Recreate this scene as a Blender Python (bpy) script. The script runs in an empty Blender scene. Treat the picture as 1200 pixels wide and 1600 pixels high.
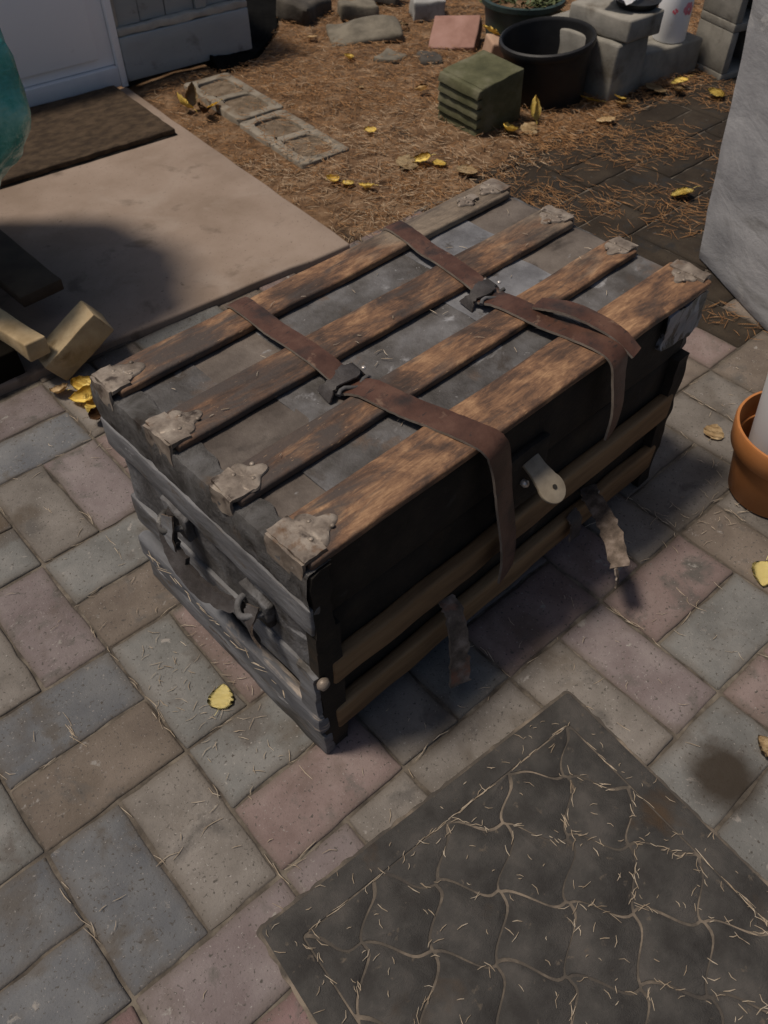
import bpy, bmesh, math, random
from mathutils import Vector, Matrix, noise
random.seed(7)
R = math.radians
S = bpy.context.scene
COL = S.collection

# ------------------------------------------------------------------ camera, sky, sun, exposure
YAW, PITCH, ROLL, FPX = 0.815738, -0.842051, -0.0043774, 1284.35
fw = Vector((math.cos(PITCH)*math.cos(YAW), math.cos(PITCH)*math.sin(YAW), math.sin(PITCH)))
r0 = fw.cross(Vector((0, 0, 1))).normalized(); u0 = r0.cross(fw)
rr = r0*math.cos(ROLL) + u0*math.sin(ROLL); uu = -r0*math.sin(ROLL) + u0*math.cos(ROLL)
cd = bpy.data.cameras.new('camera'); cam = bpy.data.objects.new('camera', cd); COL.objects.link(cam)
cam.matrix_world = Matrix(((rr.x, uu.x, -fw.x, -0.350836), (rr.y, uu.y, -fw.y, -0.511443), (rr.z, uu.z, -fw.z, 1.272428), (0, 0, 0, 1)))
cd.sensor_fit = 'VERTICAL'; cd.sensor_height = 36.0; cd.lens = FPX/1600*36
cd.clip_start = 0.02; cd.clip_end = 400
cd.dof.use_dof = True; cd.dof.focus_distance = 1.25; cd.dof.aperture_fstop = 9.0
S.camera = cam

SUNV = Vector((-0.33, 0.265, 1.0)).normalized()
W = bpy.data.worlds.new('World'); S.world = W; W.use_nodes = True
nt = W.node_tree; nt.nodes.clear()
sky = nt.nodes.new('ShaderNodeTexSky'); sky.sky_type = 'NISHITA'; sky.sun_disc = False; sky.dust_density = 3.0; sky.ozone_density = 0.8
sky.sun_elevation = math.asin(SUNV.z); sky.sun_rotation = math.atan2(SUNV.x, SUNV.y)
bg = nt.nodes.new('ShaderNodeBackground'); bg.inputs['Strength'].default_value = 0.054
wo = nt.nodes.new('ShaderNodeOutputWorld')
nt.links.new(sky.outputs[0], bg.inputs[0]); nt.links.new(bg.outputs[0], wo.inputs[0])
sl = bpy.data.lights.new('sun', 'SUN'); sl.energy = 3.2; sl.angle = R(9.0); sl.color = (1.0, 0.88, 0.74)
sun = bpy.data.objects.new('sun', sl); COL.objects.link(sun); sun.location = (0, 0, 6)
sun.rotation_euler = SUNV.to_track_quat('Z', 'Y').to_euler()
S.view_settings.view_transform = 'Standard'; S.view_settings.look = 'None'
S.view_settings.exposure = 0.0; S.view_settings.gamma = 1.0; S.view_settings.use_curve_mapping = False

# ------------------------------------------------------------------ materials
def ramp(nt, fac, stops):
    n = nt.nodes.new('ShaderNodeValToRGB'); e = n.color_ramp.elements
    while len(e) < len(stops): e.new(0.5)
    for k, (p, c) in enumerate(stops):
        e[k].position = p; e[k].color = (*c, 1) if len(c) == 3 else c
    nt.links.new(fac, n.inputs[0]); return n.outputs[0]
def mix(nt, fac, a, b, mode='MIX'):
    n = nt.nodes.new('ShaderNodeMix'); n.data_type = 'RGBA'; n.blend_type = mode
    for s, v in ((n.inputs[0], fac), (n.inputs[6], a), (n.inputs[7], b)):
        if hasattr(v, 'is_linked'): nt.links.new(v, s)
        else: s.default_value = v if not isinstance(v, tuple) else (*v, 1)
    return n.outputs[2]
def noi(nt, vec, scale, detail=5, rough=0.6, dist=0.0):
    n = nt.nodes.new('ShaderNodeTexNoise'); n.inputs['Scale'].default_value = scale
    n.inputs['Detail'].default_value = detail; n.inputs['Roughness'].default_value = rough; n.inputs['Distortion'].default_value = dist
    nt.links.new(vec, n.inputs['Vector']); return n.outputs['Fac']
def mapping(nt, vec, sc=(1, 1, 1), loc=(0, 0, 0), rot=(0, 0, 0)):
    n = nt.nodes.new('ShaderNodeMapping'); n.inputs['Scale'].default_value = sc
    n.inputs['Location'].default_value = loc; n.inputs['Rotation'].default_value = rot
    nt.links.new(vec, n.inputs['Vector']); return n.outputs[0]
def math_(nt, op, a, b=0.0, clamp=False):
    n = nt.nodes.new('ShaderNodeMath'); n.operation = op; n.use_clamp = clamp
    for s, v in ((n.inputs[0], a), (n.inputs[1], b)):
        if hasattr(v, 'is_linked'): nt.links.new(v, s)
        else: s.default_value = v
    return n.outputs[0]
MATS = {}
def M(name, stops, scale=8, rough=0.85, bump=0.3, bscale=90, bdist=0.002, coord='Position', stretch=(1, 1, 1), rot=(0, 0, 0),
      detail=6, dist=0.0, stains=(), rnd=0.0, metallic=0.0, spec=0.3, rvar=0.0, trans=0.0, lo=0.35, hi=0.65):
    """stops: 2+ colours spread over a noise; stains: (colour, scale, threshold, softness, stretch)"""
    if name in MATS: return MATS[name]
    m = bpy.data.materials.new(name); m.use_nodes = True; t = m.node_tree
    b = t.nodes['Principled BSDF']
    if coord == 'Position':
        v = t.nodes.new('ShaderNodeNewGeometry').outputs['Position']
    else:
        v = t.nodes.new('ShaderNodeTexCoord').outputs[coord]
    oi = t.nodes.new('ShaderNodeObjectInfo')
    if coord != 'Position':
        ad = t.nodes.new('ShaderNodeVectorMath'); ad.operation = 'ADD'; t.links.new(v, ad.inputs[0])
        cx = t.nodes.new('ShaderNodeCombineXYZ')
        t.links.new(math_(t, 'MULTIPLY', oi.outputs['Random'], 37.0), cx.inputs[0]); t.links.new(math_(t, 'MULTIPLY', oi.outputs['Random'], 19.0), cx.inputs[1])
        t.links.new(cx.outputs[0], ad.inputs[1]); v = ad.outputs[0]
    vs = mapping(t, v, stretch, rot=rot)
    f = noi(t, vs, scale, detail, 0.62, dist)
    n = len(stops); c = ramp(t, f, [(lo+(hi-lo)*k/max(1, n-1), s) for k, s in enumerate(stops)])
    for (sc_, ss, th, so, st) in stains:
        g = noi(t, mapping(t, v, st, loc=(3.1*ss, 1.7, 0.4)), ss, 5, 0.6, 0.3)
        k = ramp(t, g, [(th, (0, 0, 0)), (min(1, th+so), (1, 1, 1))])
        c = mix(t, k, c, sc_)
    if rnd:
        h = t.nodes.new('ShaderNodeHueSaturation')
        vv = math_(t, 'ADD', math_(t, 'MULTIPLY', oi.outputs['Random'], 2*rnd), 1-rnd)
        t.links.new(vv, h.inputs['Value']); t.links.new(c, h.inputs['Color']); c = h.outputs[0]
    t.links.new(c, b.inputs['Base Color'])
    b.inputs['Roughness'].default_value = rough; b.inputs['Metallic'].default_value = metallic
    b.inputs['Specular IOR Level'].default_value = spec
    if rvar:
        t.links.new(math_(t, 'ADD', math_(t, 'MULTIPLY', noi(t, vs, scale*2.3, 4), 2*rvar), rough-rvar, True), b.inputs['Roughness'])
    if bump:
        bn = t.nodes.new('ShaderNodeBump'); bn.inputs['Strength'].default_value = bump; bn.inputs['Distance'].default_value = bdist
        hh = math_(t, 'ADD', noi(t, vs, bscale, 4, 0.7), math_(t, 'MULTIPLY', f, 1.4))
        t.links.new(hh, bn.inputs['Height']); t.links.new(bn.outputs[0], b.inputs['Normal'])
    if trans:
        b.inputs['Transmission Weight'].default_value = trans
    MATS[name] = m; return m

DIRT = (0.075, 0.058, 0.042)
def paver_mat(name, a, b, c, k=1.0):
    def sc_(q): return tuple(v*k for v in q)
    g_ = 0.04
    def soft(q): m = sum(q)/3; return tuple(v*(1-g_)+m*g_ for v in q)
    m = M(name, (soft(a), soft(b), soft(c)), scale=9, rough=0.9, bump=0.8, bscale=260, bdist=0.002, rnd=0.12, spec=0.2,
             stains=((sc_(DIRT), 5.0, 0.54, 0.20, (1, 1, 1)), (sc_((0.10, 0.092, 0.085)), 14, 0.56, 0.12, (1, 1, 1)), (sc_((0.24, 0.225, 0.21)), 33, 0.66, 0.05, (1, 1, 1)), (sc_((0.07, 0.064, 0.058)), 170, 0.60, 0.06, (1, 1, 1)), (sc_((0.27, 0.255, 0.24)), 240, 0.64, 0.05, (1, 1, 1))))
    t = m.node_tree; bs_ = t.nodes['Principled BSDF']; src = bs_.inputs['Base Color'].links[0].from_socket      # grit gathered along the paver's edges
    oc = t.nodes.new('ShaderNodeTexCoord').outputs['Object']; sp = t.nodes.new('ShaderNodeSeparateXYZ'); t.links.new(oc, sp.inputs[0])
    ex_ = math_(t, 'SUBTRACT', 0.1253, math_(t, 'ABSOLUTE', sp.outputs[0])); ey_ = math_(t, 'SUBTRACT', 0.0652, math_(t, 'ABSOLUTE', sp.outputs[1]))
    e = math_(t, 'MINIMUM', ex_, ey_); ps = t.nodes.new('ShaderNodeNewGeometry').outputs['Position']
    e = math_(t, 'SUBTRACT', math_(t, 'MULTIPLY', noi(t, ps, 9, 5, 0.7), 0.036), e)
    t.links.new(mix(t, ramp(t, e, [(0.0, (0, 0, 0)), (0.016, (0.5, 0.5, 0.5))]), src, sc_((0.082, 0.067, 0.052))), bs_.inputs['Base Color'])
    d_ = t.nodes.new('ShaderNodeVectorMath'); d_.operation = 'DISTANCE'; t.links.new(ps, d_.inputs[0]); d_.inputs[1].default_value = (0.432, -0.474, 0)
    k_ = math_(t, 'ADD', d_.outputs['Value'], math_(t, 'MULTIPLY', noi(t, ps, 22, 4), 0.03))
    src = bs_.inputs['Base Color'].links[0].from_socket
    t.links.new(mix(t, ramp(t, k_, [(0.050, (0.92, 0.92, 0.92)), (0.088, (0, 0, 0))]), src, (0.030, 0.022, 0.015)), bs_.inputs['Base Color'])
    return m
PAV = {'blue': paver_mat('paver blue grey', (0.096, 0.101, 0.112), (0.122, 0.126, 0.134), (0.148, 0.151, 0.156)),
       'grey': paver_mat('paver grey', (0.112, 0.112, 0.108), (0.145, 0.145, 0.14), (0.18, 0.176, 0.168)),
       'tan': paver_mat('paver tan', (0.125, 0.112, 0.10), (0.16, 0.145, 0.131), (0.195, 0.178, 0.162)),
       'pink': paver_mat('paver pink', (0.145, 0.105, 0.098), (0.185, 0.138, 0.13), (0.215, 0.168, 0.158)),
       'mauve': paver_mat('paver mauve', (0.135, 0.108, 0.108), (0.165, 0.138, 0.138), (0.195, 0.168, 0.165)),
       'red': paver_mat('paver red', (0.12, 0.075, 0.075), (0.155, 0.10, 0.10), (0.185, 0.125, 0.122)),
       'brown': paver_mat('paver brown', (0.115, 0.093, 0.078), (0.145, 0.12, 0.10), (0.175, 0.145, 0.122)),
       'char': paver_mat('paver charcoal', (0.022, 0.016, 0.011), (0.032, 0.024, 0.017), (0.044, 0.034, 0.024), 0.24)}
m_soil = M('soil', ((0.065, 0.035, 0.016), (0.135, 0.077, 0.039), (0.215, 0.14, 0.082)), scale=14, bump=0.9, bscale=60, bdist=0.01,
           stains=(((0.03, 0.02, 0.012), 4, 0.6, 0.1, (1, 1, 1)),))
m_sand = M('joint sand', ((0.04, 0.034, 0.028), (0.085, 0.072, 0.058), (0.15, 0.13, 0.105)), scale=22, bump=0.8, bscale=200)
m_slab = M('slab concrete', ((0.19, 0.143, 0.110), (0.23, 0.177, 0.141), (0.262, 0.206, 0.168)), scale=3.5, bump=0.25, bscale=260, bdist=0.001,
           stains=(((0.14, 0.107, 0.083), 7, 0.60, 0.10, (1, 1, 1)), ((0.10, 0.078, 0.06), 40, 0.68, 0.05, (1, 1, 1)), ((0.275, 0.225, 0.188), 5, 0.56, 0.2, (1, 1, 1)), ((0.12, 0.092, 0.07), 160, 0.64, 0.05, (1, 1, 1))))
m_block = M('grey concrete', ((0.16, 0.15, 0.13), (0.22, 0.21, 0.185), (0.27, 0.255, 0.225)), scale=10, bump=0.6, bscale=160, bdist=0.002,
            stains=(((0.09, 0.075, 0.055), 6, 0.58, 0.14, (1, 1, 1)),))
m_blockd = M('dusty concrete', ((0.14, 0.118, 0.09), (0.20, 0.175, 0.14), (0.24, 0.213, 0.175)), scale=12, bump=0.6, bscale=150,
             stains=(((0.12, 0.08, 0.045), 7, 0.56, 0.12, (1, 1, 1)),))
m_moss = M('mossy concrete', ((0.048, 0.05, 0.024), (0.082, 0.082, 0.042), (0.13, 0.125, 0.08)), scale=9, bump=0.7, bscale=120, bdist=0.003)
m_stone = M('field stone', ((0.085, 0.075, 0.058), (0.13, 0.115, 0.09), (0.18, 0.16, 0.125)), scale=12, bump=0.7, bscale=90)
m_stoned = M('dark stone', ((0.04, 0.035, 0.03), (0.065, 0.058, 0.05), (0.09, 0.08, 0.068)), scale=12, bump=0.7, bscale=90)
m_brickp = M('pink block', ((0.23, 0.125, 0.10), (0.28, 0.16, 0.13), (0.32, 0.19, 0.16)), scale=12, bump=0.5, bscale=150)
m_brickt = M('tan block', ((0.30, 0.19, 0.13), (0.36, 0.235, 0.165), (0.40, 0.28, 0.2)), scale=12, bump=0.5, bscale=150)
m_gblk = M('pale block', ((0.22, 0.22, 0.21), (0.29, 0.29, 0.28), (0.33, 0.33, 0.32)), scale=12, bump=0.5, bscale=150, stains=(((0.12, 0.09, 0.06), 9, 0.58, 0.12, (1, 1, 1)),))
m_bpot = M('black plastic', ((0.010, 0.010, 0.011), (0.016, 0.016, 0.017)), scale=20, rough=0.5, bump=0.1, spec=0.35, rvar=0.1)
m_gpot = M('dark green plastic', ((0.018, 0.032, 0.03), (0.03, 0.048, 0.044)), scale=16, rough=0.5, bump=0.1)
m_terra = M('terracotta plastic', ((0.33, 0.125, 0.036), (0.38, 0.15, 0.046), (0.41, 0.17, 0.06)), scale=7, rough=0.55, bump=0.12, bscale=120, coord='Object', stains=(((0.30, 0.12, 0.05), 12, 0.62, 0.1, (1, 1, 1)),))
m_whitep = M('white plastic', ((0.80, 0.81, 0.83), (0.84, 0.85, 0.87)), scale=9, rough=0.4, bump=0.05, stains=(((0.70, 0.68, 0.64), 14, 0.68, 0.05, (1, 1, 1)),))
m_door = M('white door paint', ((0.84, 0.85, 0.88), (0.87, 0.88, 0.90)), scale=3, rough=0.45, bump=0.06, bscale=40, stains=(((0.62, 0.62, 0.64), 9, 0.68, 0.08, (1, 1, 1)),))
m_rail = M('door sill paint', ((0.60, 0.61, 0.64), (0.68, 0.69, 0.71)), scale=9, rough=0.5, bump=0.1, stains=(((0.34, 0.32, 0.30), 8, 0.60, 0.12, (1, 1, 1)),))
m_side = M('grey siding paint', ((0.27, 0.295, 0.305), (0.33, 0.355, 0.365)), scale=7, rough=0.65, bump=0.25, bscale=60, stretch=(0.3, 1, 1), stains=(((0.17, 0.175, 0.17), 9, 0.60, 0.12, (1, 1, 1)),))
m_ledge = M('worn ledge', ((0.30, 0.29, 0.26), (0.40, 0.385, 0.35)), scale=16, rough=0.8, bump=0.4, bscale=80)
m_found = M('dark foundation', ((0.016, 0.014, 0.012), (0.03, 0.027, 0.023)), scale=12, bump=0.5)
m_dmat = M('brown door mat', ((0.034, 0.022, 0.013), (0.062, 0.041, 0.024), (0.095, 0.065, 0.040)), scale=30, bump=1.0, bscale=420, bdist=0.005, stretch=(0.8, 1.3, 1), rot=(0, 0, R(5.5)))
m_rub = M('rubber mat', ((0.036, 0.034, 0.033), (0.052, 0.050, 0.048), (0.074, 0.069, 0.065)), scale=16, rough=0.9, bump=0.8, bscale=420, bdist=0.0025, spec=0.15,
          stains=(((0.10, 0.085, 0.07), 60, 0.64, 0.08, (1, 1, 1)), ((0.065, 0.045, 0.03), 4, 0.62, 0.1, (1, 1, 1))))
m_rubg = M('rubber groove dust', ((0.050, 0.045, 0.041), (0.075, 0.065, 0.055), (0.20, 0.165, 0.13)), scale=10, rough=0.95, bump=0.8, bscale=220)
m_leaf = M('yellow leaf', ((0.70, 0.47, 0.09), (0.80, 0.60, 0.15), (0.84, 0.68, 0.25)), scale=22, rough=0.6, bump=0.2, bscale=120, coord='Object', rnd=0.14, stains=(((0.20, 0.09, 0.02), 34, 0.66, 0.06, (1, 1, 1)),))
m_leafp = M('pale yellow leaf', ((0.74, 0.63, 0.25), (0.82, 0.72, 0.34)), scale=18, rough=0.6, bump=0.15, bscale=120, coord='Object', rnd=0.06)
m_leafb = M('tan leaf', ((0.30, 0.19, 0.09), (0.45, 0.32, 0.17), (0.58, 0.45, 0.27)), scale=24, rough=0.7, bump=0.3, coord='Object', rnd=0.2)
m_leafd = M('brown curled leaf', ((0.05, 0.025, 0.01), (0.12, 0.06, 0.025)), scale=24, rough=0.7, bump=0.3, coord='Object', rnd=0.2)
m_needle = M('dry needle', ((0.26, 0.20, 0.14), (0.38, 0.31, 0.23), (0.52, 0.45, 0.36)), scale=60, rough=0.6, bump=0)
m_needleb = M('brown needle litter', ((0.13, 0.060, 0.022), (0.25, 0.126, 0.050), (0.40, 0.235, 0.11)), scale=46, rough=0.75, bump=0, detail=8)
m_needlex = M('pale needle litter', ((0.23, 0.155, 0.092), (0.35, 0.25, 0.16), (0.46, 0.35, 0.235)), scale=40, rough=0.75, bump=0)
m_pal = M('raw timber', ((0.30, 0.22, 0.12), (0.40, 0.30, 0.175), (0.47, 0.37, 0.225)), scale=5, rough=0.8, bump=0.4, bscale=60, stretch=(3, 3, 3), stains=(((0.22, 0.15, 0.075), 12, 0.6, 0.12, (1, 1, 1)),))
m_pald = M('dark brown timber', ((0.05, 0.032, 0.02), (0.085, 0.058, 0.037)), scale=9, rough=0.8, bump=0.4)  # darker and browner than the raw timber
m_void = M('near black fill', ((0.006, 0.005, 0.004), (0.01, 0.009, 0.007)), scale=9, rough=0.95, bump=0.2, spec=0.05)  # near-black, puts shade under the pallet and in the block cells into colour
m_bag = M('green plastic bag', ((0.03, 0.20, 0.165), (0.08, 0.38, 0.33), (0.28, 0.62, 0.56)), scale=6, rough=0.25, bump=0.5, bscale=16, bdist=0.02, spec=0.5)
m_shadow = M('shadow sheet', ((0.004, 0.004, 0.004), (0.007, 0.007, 0.007)), scale=9, rough=0.9, bump=0.3, bscale=30, spec=0.03)  # near-black colour of the painted shadow beside the house
m_post = M('weathered grey board', ((0.29, 0.292, 0.305), (0.35, 0.352, 0.366), (0.41, 0.412, 0.425)), scale=5, rough=0.75, bump=0.35, bscale=14, bdist=0.005, coord='Object', stretch=(1.4, 1, 1.8), dist=1.2,
           stains=(((0.24, 0.238, 0.24), 7, 0.58, 0.12, (1, 0.5, 2.4)), ((0.46, 0.455, 0.45), 9, 0.62, 0.08, (1, 1, 1.4))))
m_knot = M('board knot', ((0.28, 0.23, 0.23), (0.42, 0.39, 0.39)), scale=30, rough=0.8, bump=0.5)
# trunk
m_body = M('trunk dark canvas', ((0.007, 0.0055, 0.004), (0.014, 0.011, 0.008), (0.025, 0.019, 0.013)), scale=14, rough=0.8, bump=0.6, bscale=120, stains=(((0.03, 0.027, 0.024), 16, 0.64, 0.08, (1, 1, 1)), ((0.035, 0.022, 0.012), 7, 0.58, 0.15, (1, 1, 1))))  # dark canvas made near-black, putting the front's shade into the colour
m_tin = M('trunk tin grey', ((0.048, 0.044, 0.041), (0.082, 0.078, 0.077), (0.122, 0.120, 0.123)), scale=15, rough=0.6, bump=0.7, bscale=120, bdist=0.002, rnd=0.2, rvar=0.15,
          stains=(((0.055, 0.045, 0.038), 15, 0.56, 0.12, (0.7, 1, 1)), ((0.22, 0.222, 0.232), 17, 0.62, 0.08, (0.8, 1, 1)), ((0.105, 0.072, 0.052), 8, 0.57, 0.12, (1, 1, 1)), ((0.26, 0.26, 0.265), 90, 0.68, 0.04, (1, 1, 1))))
m_tinb = M('trunk tin brown', ((0.058, 0.047, 0.040), (0.096, 0.080, 0.069), (0.135, 0.115, 0.10)), scale=12, rough=0.7, bump=0.7, bscale=120, bdist=0.002, rnd=0.15,
           stains=(((0.05, 0.042, 0.036), 15, 0.58, 0.1, (0.7, 1, 1)), ((0.22, 0.215, 0.215), 22, 0.64, 0.06, (0.8, 1, 1))))
m_tinl = M('trunk tin light', ((0.10, 0.10, 0.106), (0.15, 0.152, 0.162), (0.20, 0.203, 0.215)), scale=13, rough=0.5, bump=0.6, bscale=110, bdist=0.002, rvar=0.15,
           stains=(((0.07, 0.065, 0.062), 16, 0.6, 0.08, (1, 1, 1)),))
m_end = M('trunk end blue grey', ((0.070, 0.070, 0.074), (0.120, 0.122, 0.130), (0.185, 0.190, 0.202)), scale=9, rough=0.6, bump=0.7, bscale=90, bdist=0.003, stretch=(1, 0.5, 2), rvar=0.12,
          stains=(((0.05, 0.046, 0.042), 13, 0.53, 0.12, (1, 0.6, 1.8)), ((0.10, 0.085, 0.072), 30, 0.58, 0.08, (1, 0.6, 1.4)), ((0.36, 0.36, 0.37), 18, 0.64, 0.06, (1, 0.5, 2))))
m_endd = M('trunk end dark', ((0.03, 0.028, 0.026), (0.06, 0.058, 0.058), (0.11, 0.11, 0.115)), scale=11, rough=0.75, bump=0.7, bscale=90, bdist=0.003,
           stains=(((0.20, 0.195, 0.19), 17, 0.64, 0.07, (1, 0.6, 1.4)),))
m_endm = M('trunk end mid', ((0.040, 0.038, 0.038), (0.080, 0.078, 0.080), (0.135, 0.137, 0.145)), scale=13, rough=0.7, bump=0.8, bscale=70, bdist=0.004, dist=0.6,
           stains=(((0.025, 0.022, 0.02), 12, 0.58, 0.07, (1, 0.7, 1.5)), ((0.26, 0.26, 0.265), 19, 0.65, 0.06, (1, 0.6, 1.6))))
m_bind = M('trunk binding', ((0.085, 0.080, 0.076), (0.15, 0.145, 0.142), (0.21, 0.208, 0.21)), scale=22, rough=0.65, bump=0.8, bscale=80, bdist=0.003, dist=0.5,
           stains=(((0.05, 0.04, 0.034), 18, 0.60, 0.08, (1, 1, 1)), ((0.17, 0.13, 0.10), 14, 0.58, 0.1, (1, 1, 1))))
m_run = M('runner worn wood', ((0.068, 0.068, 0.074), (0.108, 0.112, 0.123), (0.16, 0.166, 0.18)), scale=7, rough=0.75, bump=0.7, bscale=60, bdist=0.003, stretch=(1, 0.4, 3),
          stains=(((0.30, 0.255, 0.215), 15, 0.60, 0.06, (1, 0.35, 3.5)), ((0.045, 0.042, 0.045), 16, 0.62, 0.06, (1, 0.4, 3))))
m_clasp = M('clasp rusty iron', ((0.12, 0.097, 0.078), (0.205, 0.17, 0.14), (0.30, 0.258, 0.215)), scale=30, rough=0.5, bump=0.45, bscale=70, bdist=0.002, metallic=0.25,
            stains=(((0.055, 0.042, 0.034), 26, 0.56, 0.10, (1, 1, 1)), ((0.13, 0.075, 0.042), 18, 0.60, 0.08, (1, 1, 1)), ((0.40, 0.37, 0.33), 60, 0.68, 0.05, (1, 1, 1))))
m_brass = M('dull brass', ((0.20, 0.165, 0.12), (0.26, 0.22, 0.165), (0.31, 0.265, 0.20)), scale=30, rough=0.5, bump=0.2, bscale=160, metallic=0.15)
m_rivet = M('bright nail', ((0.5, 0.46, 0.42), (0.62, 0.58, 0.54)), scale=30, rough=0.3, bump=0, metallic=0.6)
m_leath = M('brown leather', ((0.046, 0.021, 0.014), (0.072, 0.034, 0.023), (0.100, 0.052, 0.036)), scale=16, rough=0.48, bump=0.5, bscale=240, bdist=0.001, spec=0.35, rvar=0.12,
            stains=(((0.030, 0.020, 0.017), 10, 0.54, 0.12, (1, 1, 1)), ((0.15, 0.095, 0.066), 26, 0.63, 0.08, (1, 1, 1)), ((0.028, 0.019, 0.016), 90, 0.62, 0.05, (0.5, 1.6, 1))))
m_lcut = M('leather cut edge', ((0.16, 0.13, 0.105), (0.25, 0.21, 0.175)), scale=40, rough=0.9, bump=0.3)
m_leatk = M('black leather', ((0.024, 0.021, 0.02), (0.042, 0.037, 0.036), (0.065, 0.06, 0.06)), scale=20, rough=0.55, bump=0.5, bscale=160)
m_leatg = M('frayed leather', ((0.06, 0.046, 0.036), (0.12, 0.092, 0.072), (0.22, 0.175, 0.145)), scale=40, rough=0.85, bump=0.8, bscale=160, stains=(((0.20, 0.095, 0.06), 14, 0.58, 0.1, (1, 1, 1)),))
m_fronth = M('front batten wood', ((0.10, 0.058, 0.028), (0.19, 0.115, 0.056), (0.27, 0.175, 0.09)), scale=5, rough=0.75, bump=0.5, bscale=70, stretch=(0.4, 4, 4))
m_cplate = M('front plate', ((0.10, 0.108, 0.125), (0.19, 0.20, 0.225)), scale=18, rough=0.4, bump=0.8, bscale=60, stains=(((0.008, 0.008, 0.008), 24, 0.50, 0.05, (1.6, 1, 0.6)),))
m_print = M('pink print', ((0.62, 0.12, 0.17), (0.75, 0.3, 0.35)), scale=30, rough=0.4, bump=0)
m_green = M('plant leaf', ((0.04, 0.06, 0.02), (0.09, 0.11, 0.04)), scale=20, rough=0.6, bump=0)

def slat_mat():
    m = bpy.data.materials.new('slat wood'); m.use_nodes = True; t = m.node_tree; b = t.nodes['Principled BSDF']
    v = t.nodes.new('ShaderNodeNewGeometry').outputs['Position']
    sy_ = t.nodes.new('ShaderNodeSeparateXYZ'); t.links.new(v, sy_.inputs[0]); xy_ = sy_.outputs[1]
    gf = noi(t, mapping(t, v, (4.0, 26, 20)), 7, 8, 0.7, 0.8)
    g2 = noi(t, mapping(t, v, (4.0, 7, 6), loc=(7, 3, 1)), 2.4, 6, 0.65, 0.6)
    g = math_(t, 'ADD', math_(t, 'MULTIPLY', gf, 0.34), math_(t, 'ADD', math_(t, 'MULTIPLY', g2, 0.66), math_(t, 'MULTIPLY', math_(t, 'LESS_THAN', xy_, 0.1), 0.035)))
    c = ramp(t, g, [(0.40, (0.042, 0.029, 0.023)), (0.48, (0.090, 0.052, 0.034)), (0.55, (0.175, 0.096, 0.054)), (0.65, (0.34, 0.205, 0.112))])
    # worn grey-tan at the far ends and along the back slat, black grime in long smears
    w = noi(t, mapping(t, v, (2.0, 5, 3), loc=(0.2, 0, 0)), 2.2, 4, 0.6, 0.5)
    xx = t.nodes.new('ShaderNodeSeparateXYZ'); t.links.new(v, xx.inputs[0])
    far = math_(t, 'ADD', math_(t, 'MULTIPLY', math_(t, 'SUBTRACT', xx.outputs[0], 0.62), 1.3), math_(t, 'MULTIPLY', math_(t, 'SUBTRACT', xx.outputs[1], 0.34), 1.7))
    far = math_(t, 'ADD', far, w)
    k = ramp(t, far, [(0.48, (0, 0, 0)), (0.72, (1, 1, 1))])
    pale = ramp(t, g, [(0.38, (0.085, 0.068, 0.053)), (0.62, (0.25, 0.20, 0.15))])
    c = mix(t, k, c, pale)
    d = noi(t, mapping(t, v, (3.2, 15, 6), loc=(5, 2, 0)), 2.1, 6, 0.62, 0.6)
    near = math_(t, 'SUBTRACT', d, math_(t, 'ADD', math_(t, 'MULTIPLY', math_(t, 'SUBTRACT', math_(t, 'MINIMUM', xx.outputs[0], 0.5), 0.20), 0.42), math_(t, 'MULTIPLY', math_(t, 'LESS_THAN', xx.outputs[1], 0.1), 0.09)))
    k2 = ramp(t, near, [(0.41, (0, 0, 0)), (0.57, (0.92, 0.92, 0.92))])
    c = mix(t, k2, c, (0.058, 0.047, 0.042))
    s = noi(t, mapping(t, v, (8, 50, 20)), 9, 4, 0.6)
    c = mix(t, ramp(t, s, [(0.66, (0, 0, 0)), (0.72, (0.6, 0.6, 0.6))]), c, (0.46, 0.30, 0.17))
    t.links.new(c, b.inputs['Base Color']); b.inputs['Roughness'].default_value = 0.62; b.inputs['Specular IOR Level'].default_value = 0.3
    bn = t.nodes.new('ShaderNodeBump'); bn.inputs['Strength'].default_value = 0.6; bn.inputs['Distance'].default_value = 0.0015
    t.links.new(math_(t, 'ADD', g, noi(t, v, 150, 3)), bn.inputs['Height']); t.links.new(bn.outputs[0], b.inputs['Normal'])
    return m
m_slat = slat_mat()

# ------------------------------------------------------------------ geometry helpers
def tag(o, label=None, cat=None, group=None, kind=None):
    if label: o['label'] = label
    if cat: o['category'] = cat
    if group: o['group'] = group
    if kind: o['kind'] = kind
    return o
def empty(name, loc=(0, 0, 0), rz=0, label=None, cat=None, group=None):
    o = bpy.data.objects.new(name, None); COL.objects.link(o); o.location = loc; o.rotation_euler = (0, 0, rz)
    o.empty_display_size = 0.05
    return tag(o, label, cat, group)
def link(name, bm, mat, parent=None, smooth=None, world=False):
    me = bpy.data.meshes.new(name)
    bmesh.ops.recalc_face_normals(bm, faces=bm.faces[:]); bm.to_mesh(me); bm.free()
    for mm in (mat if isinstance(mat, (list, tuple)) else [mat]): me.materials.append(mm)
    if smooth is not None:
        me.polygons.foreach_set('use_smooth', [True]*len(me.polygons))
        if smooth < 179: me.set_sharp_from_angle(angle=R(smooth))
    o = bpy.data.objects.new(name, me); COL.objects.link(o)
    if parent:
        o.parent = parent
        if world: o.location = -parent.location
    return o
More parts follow.
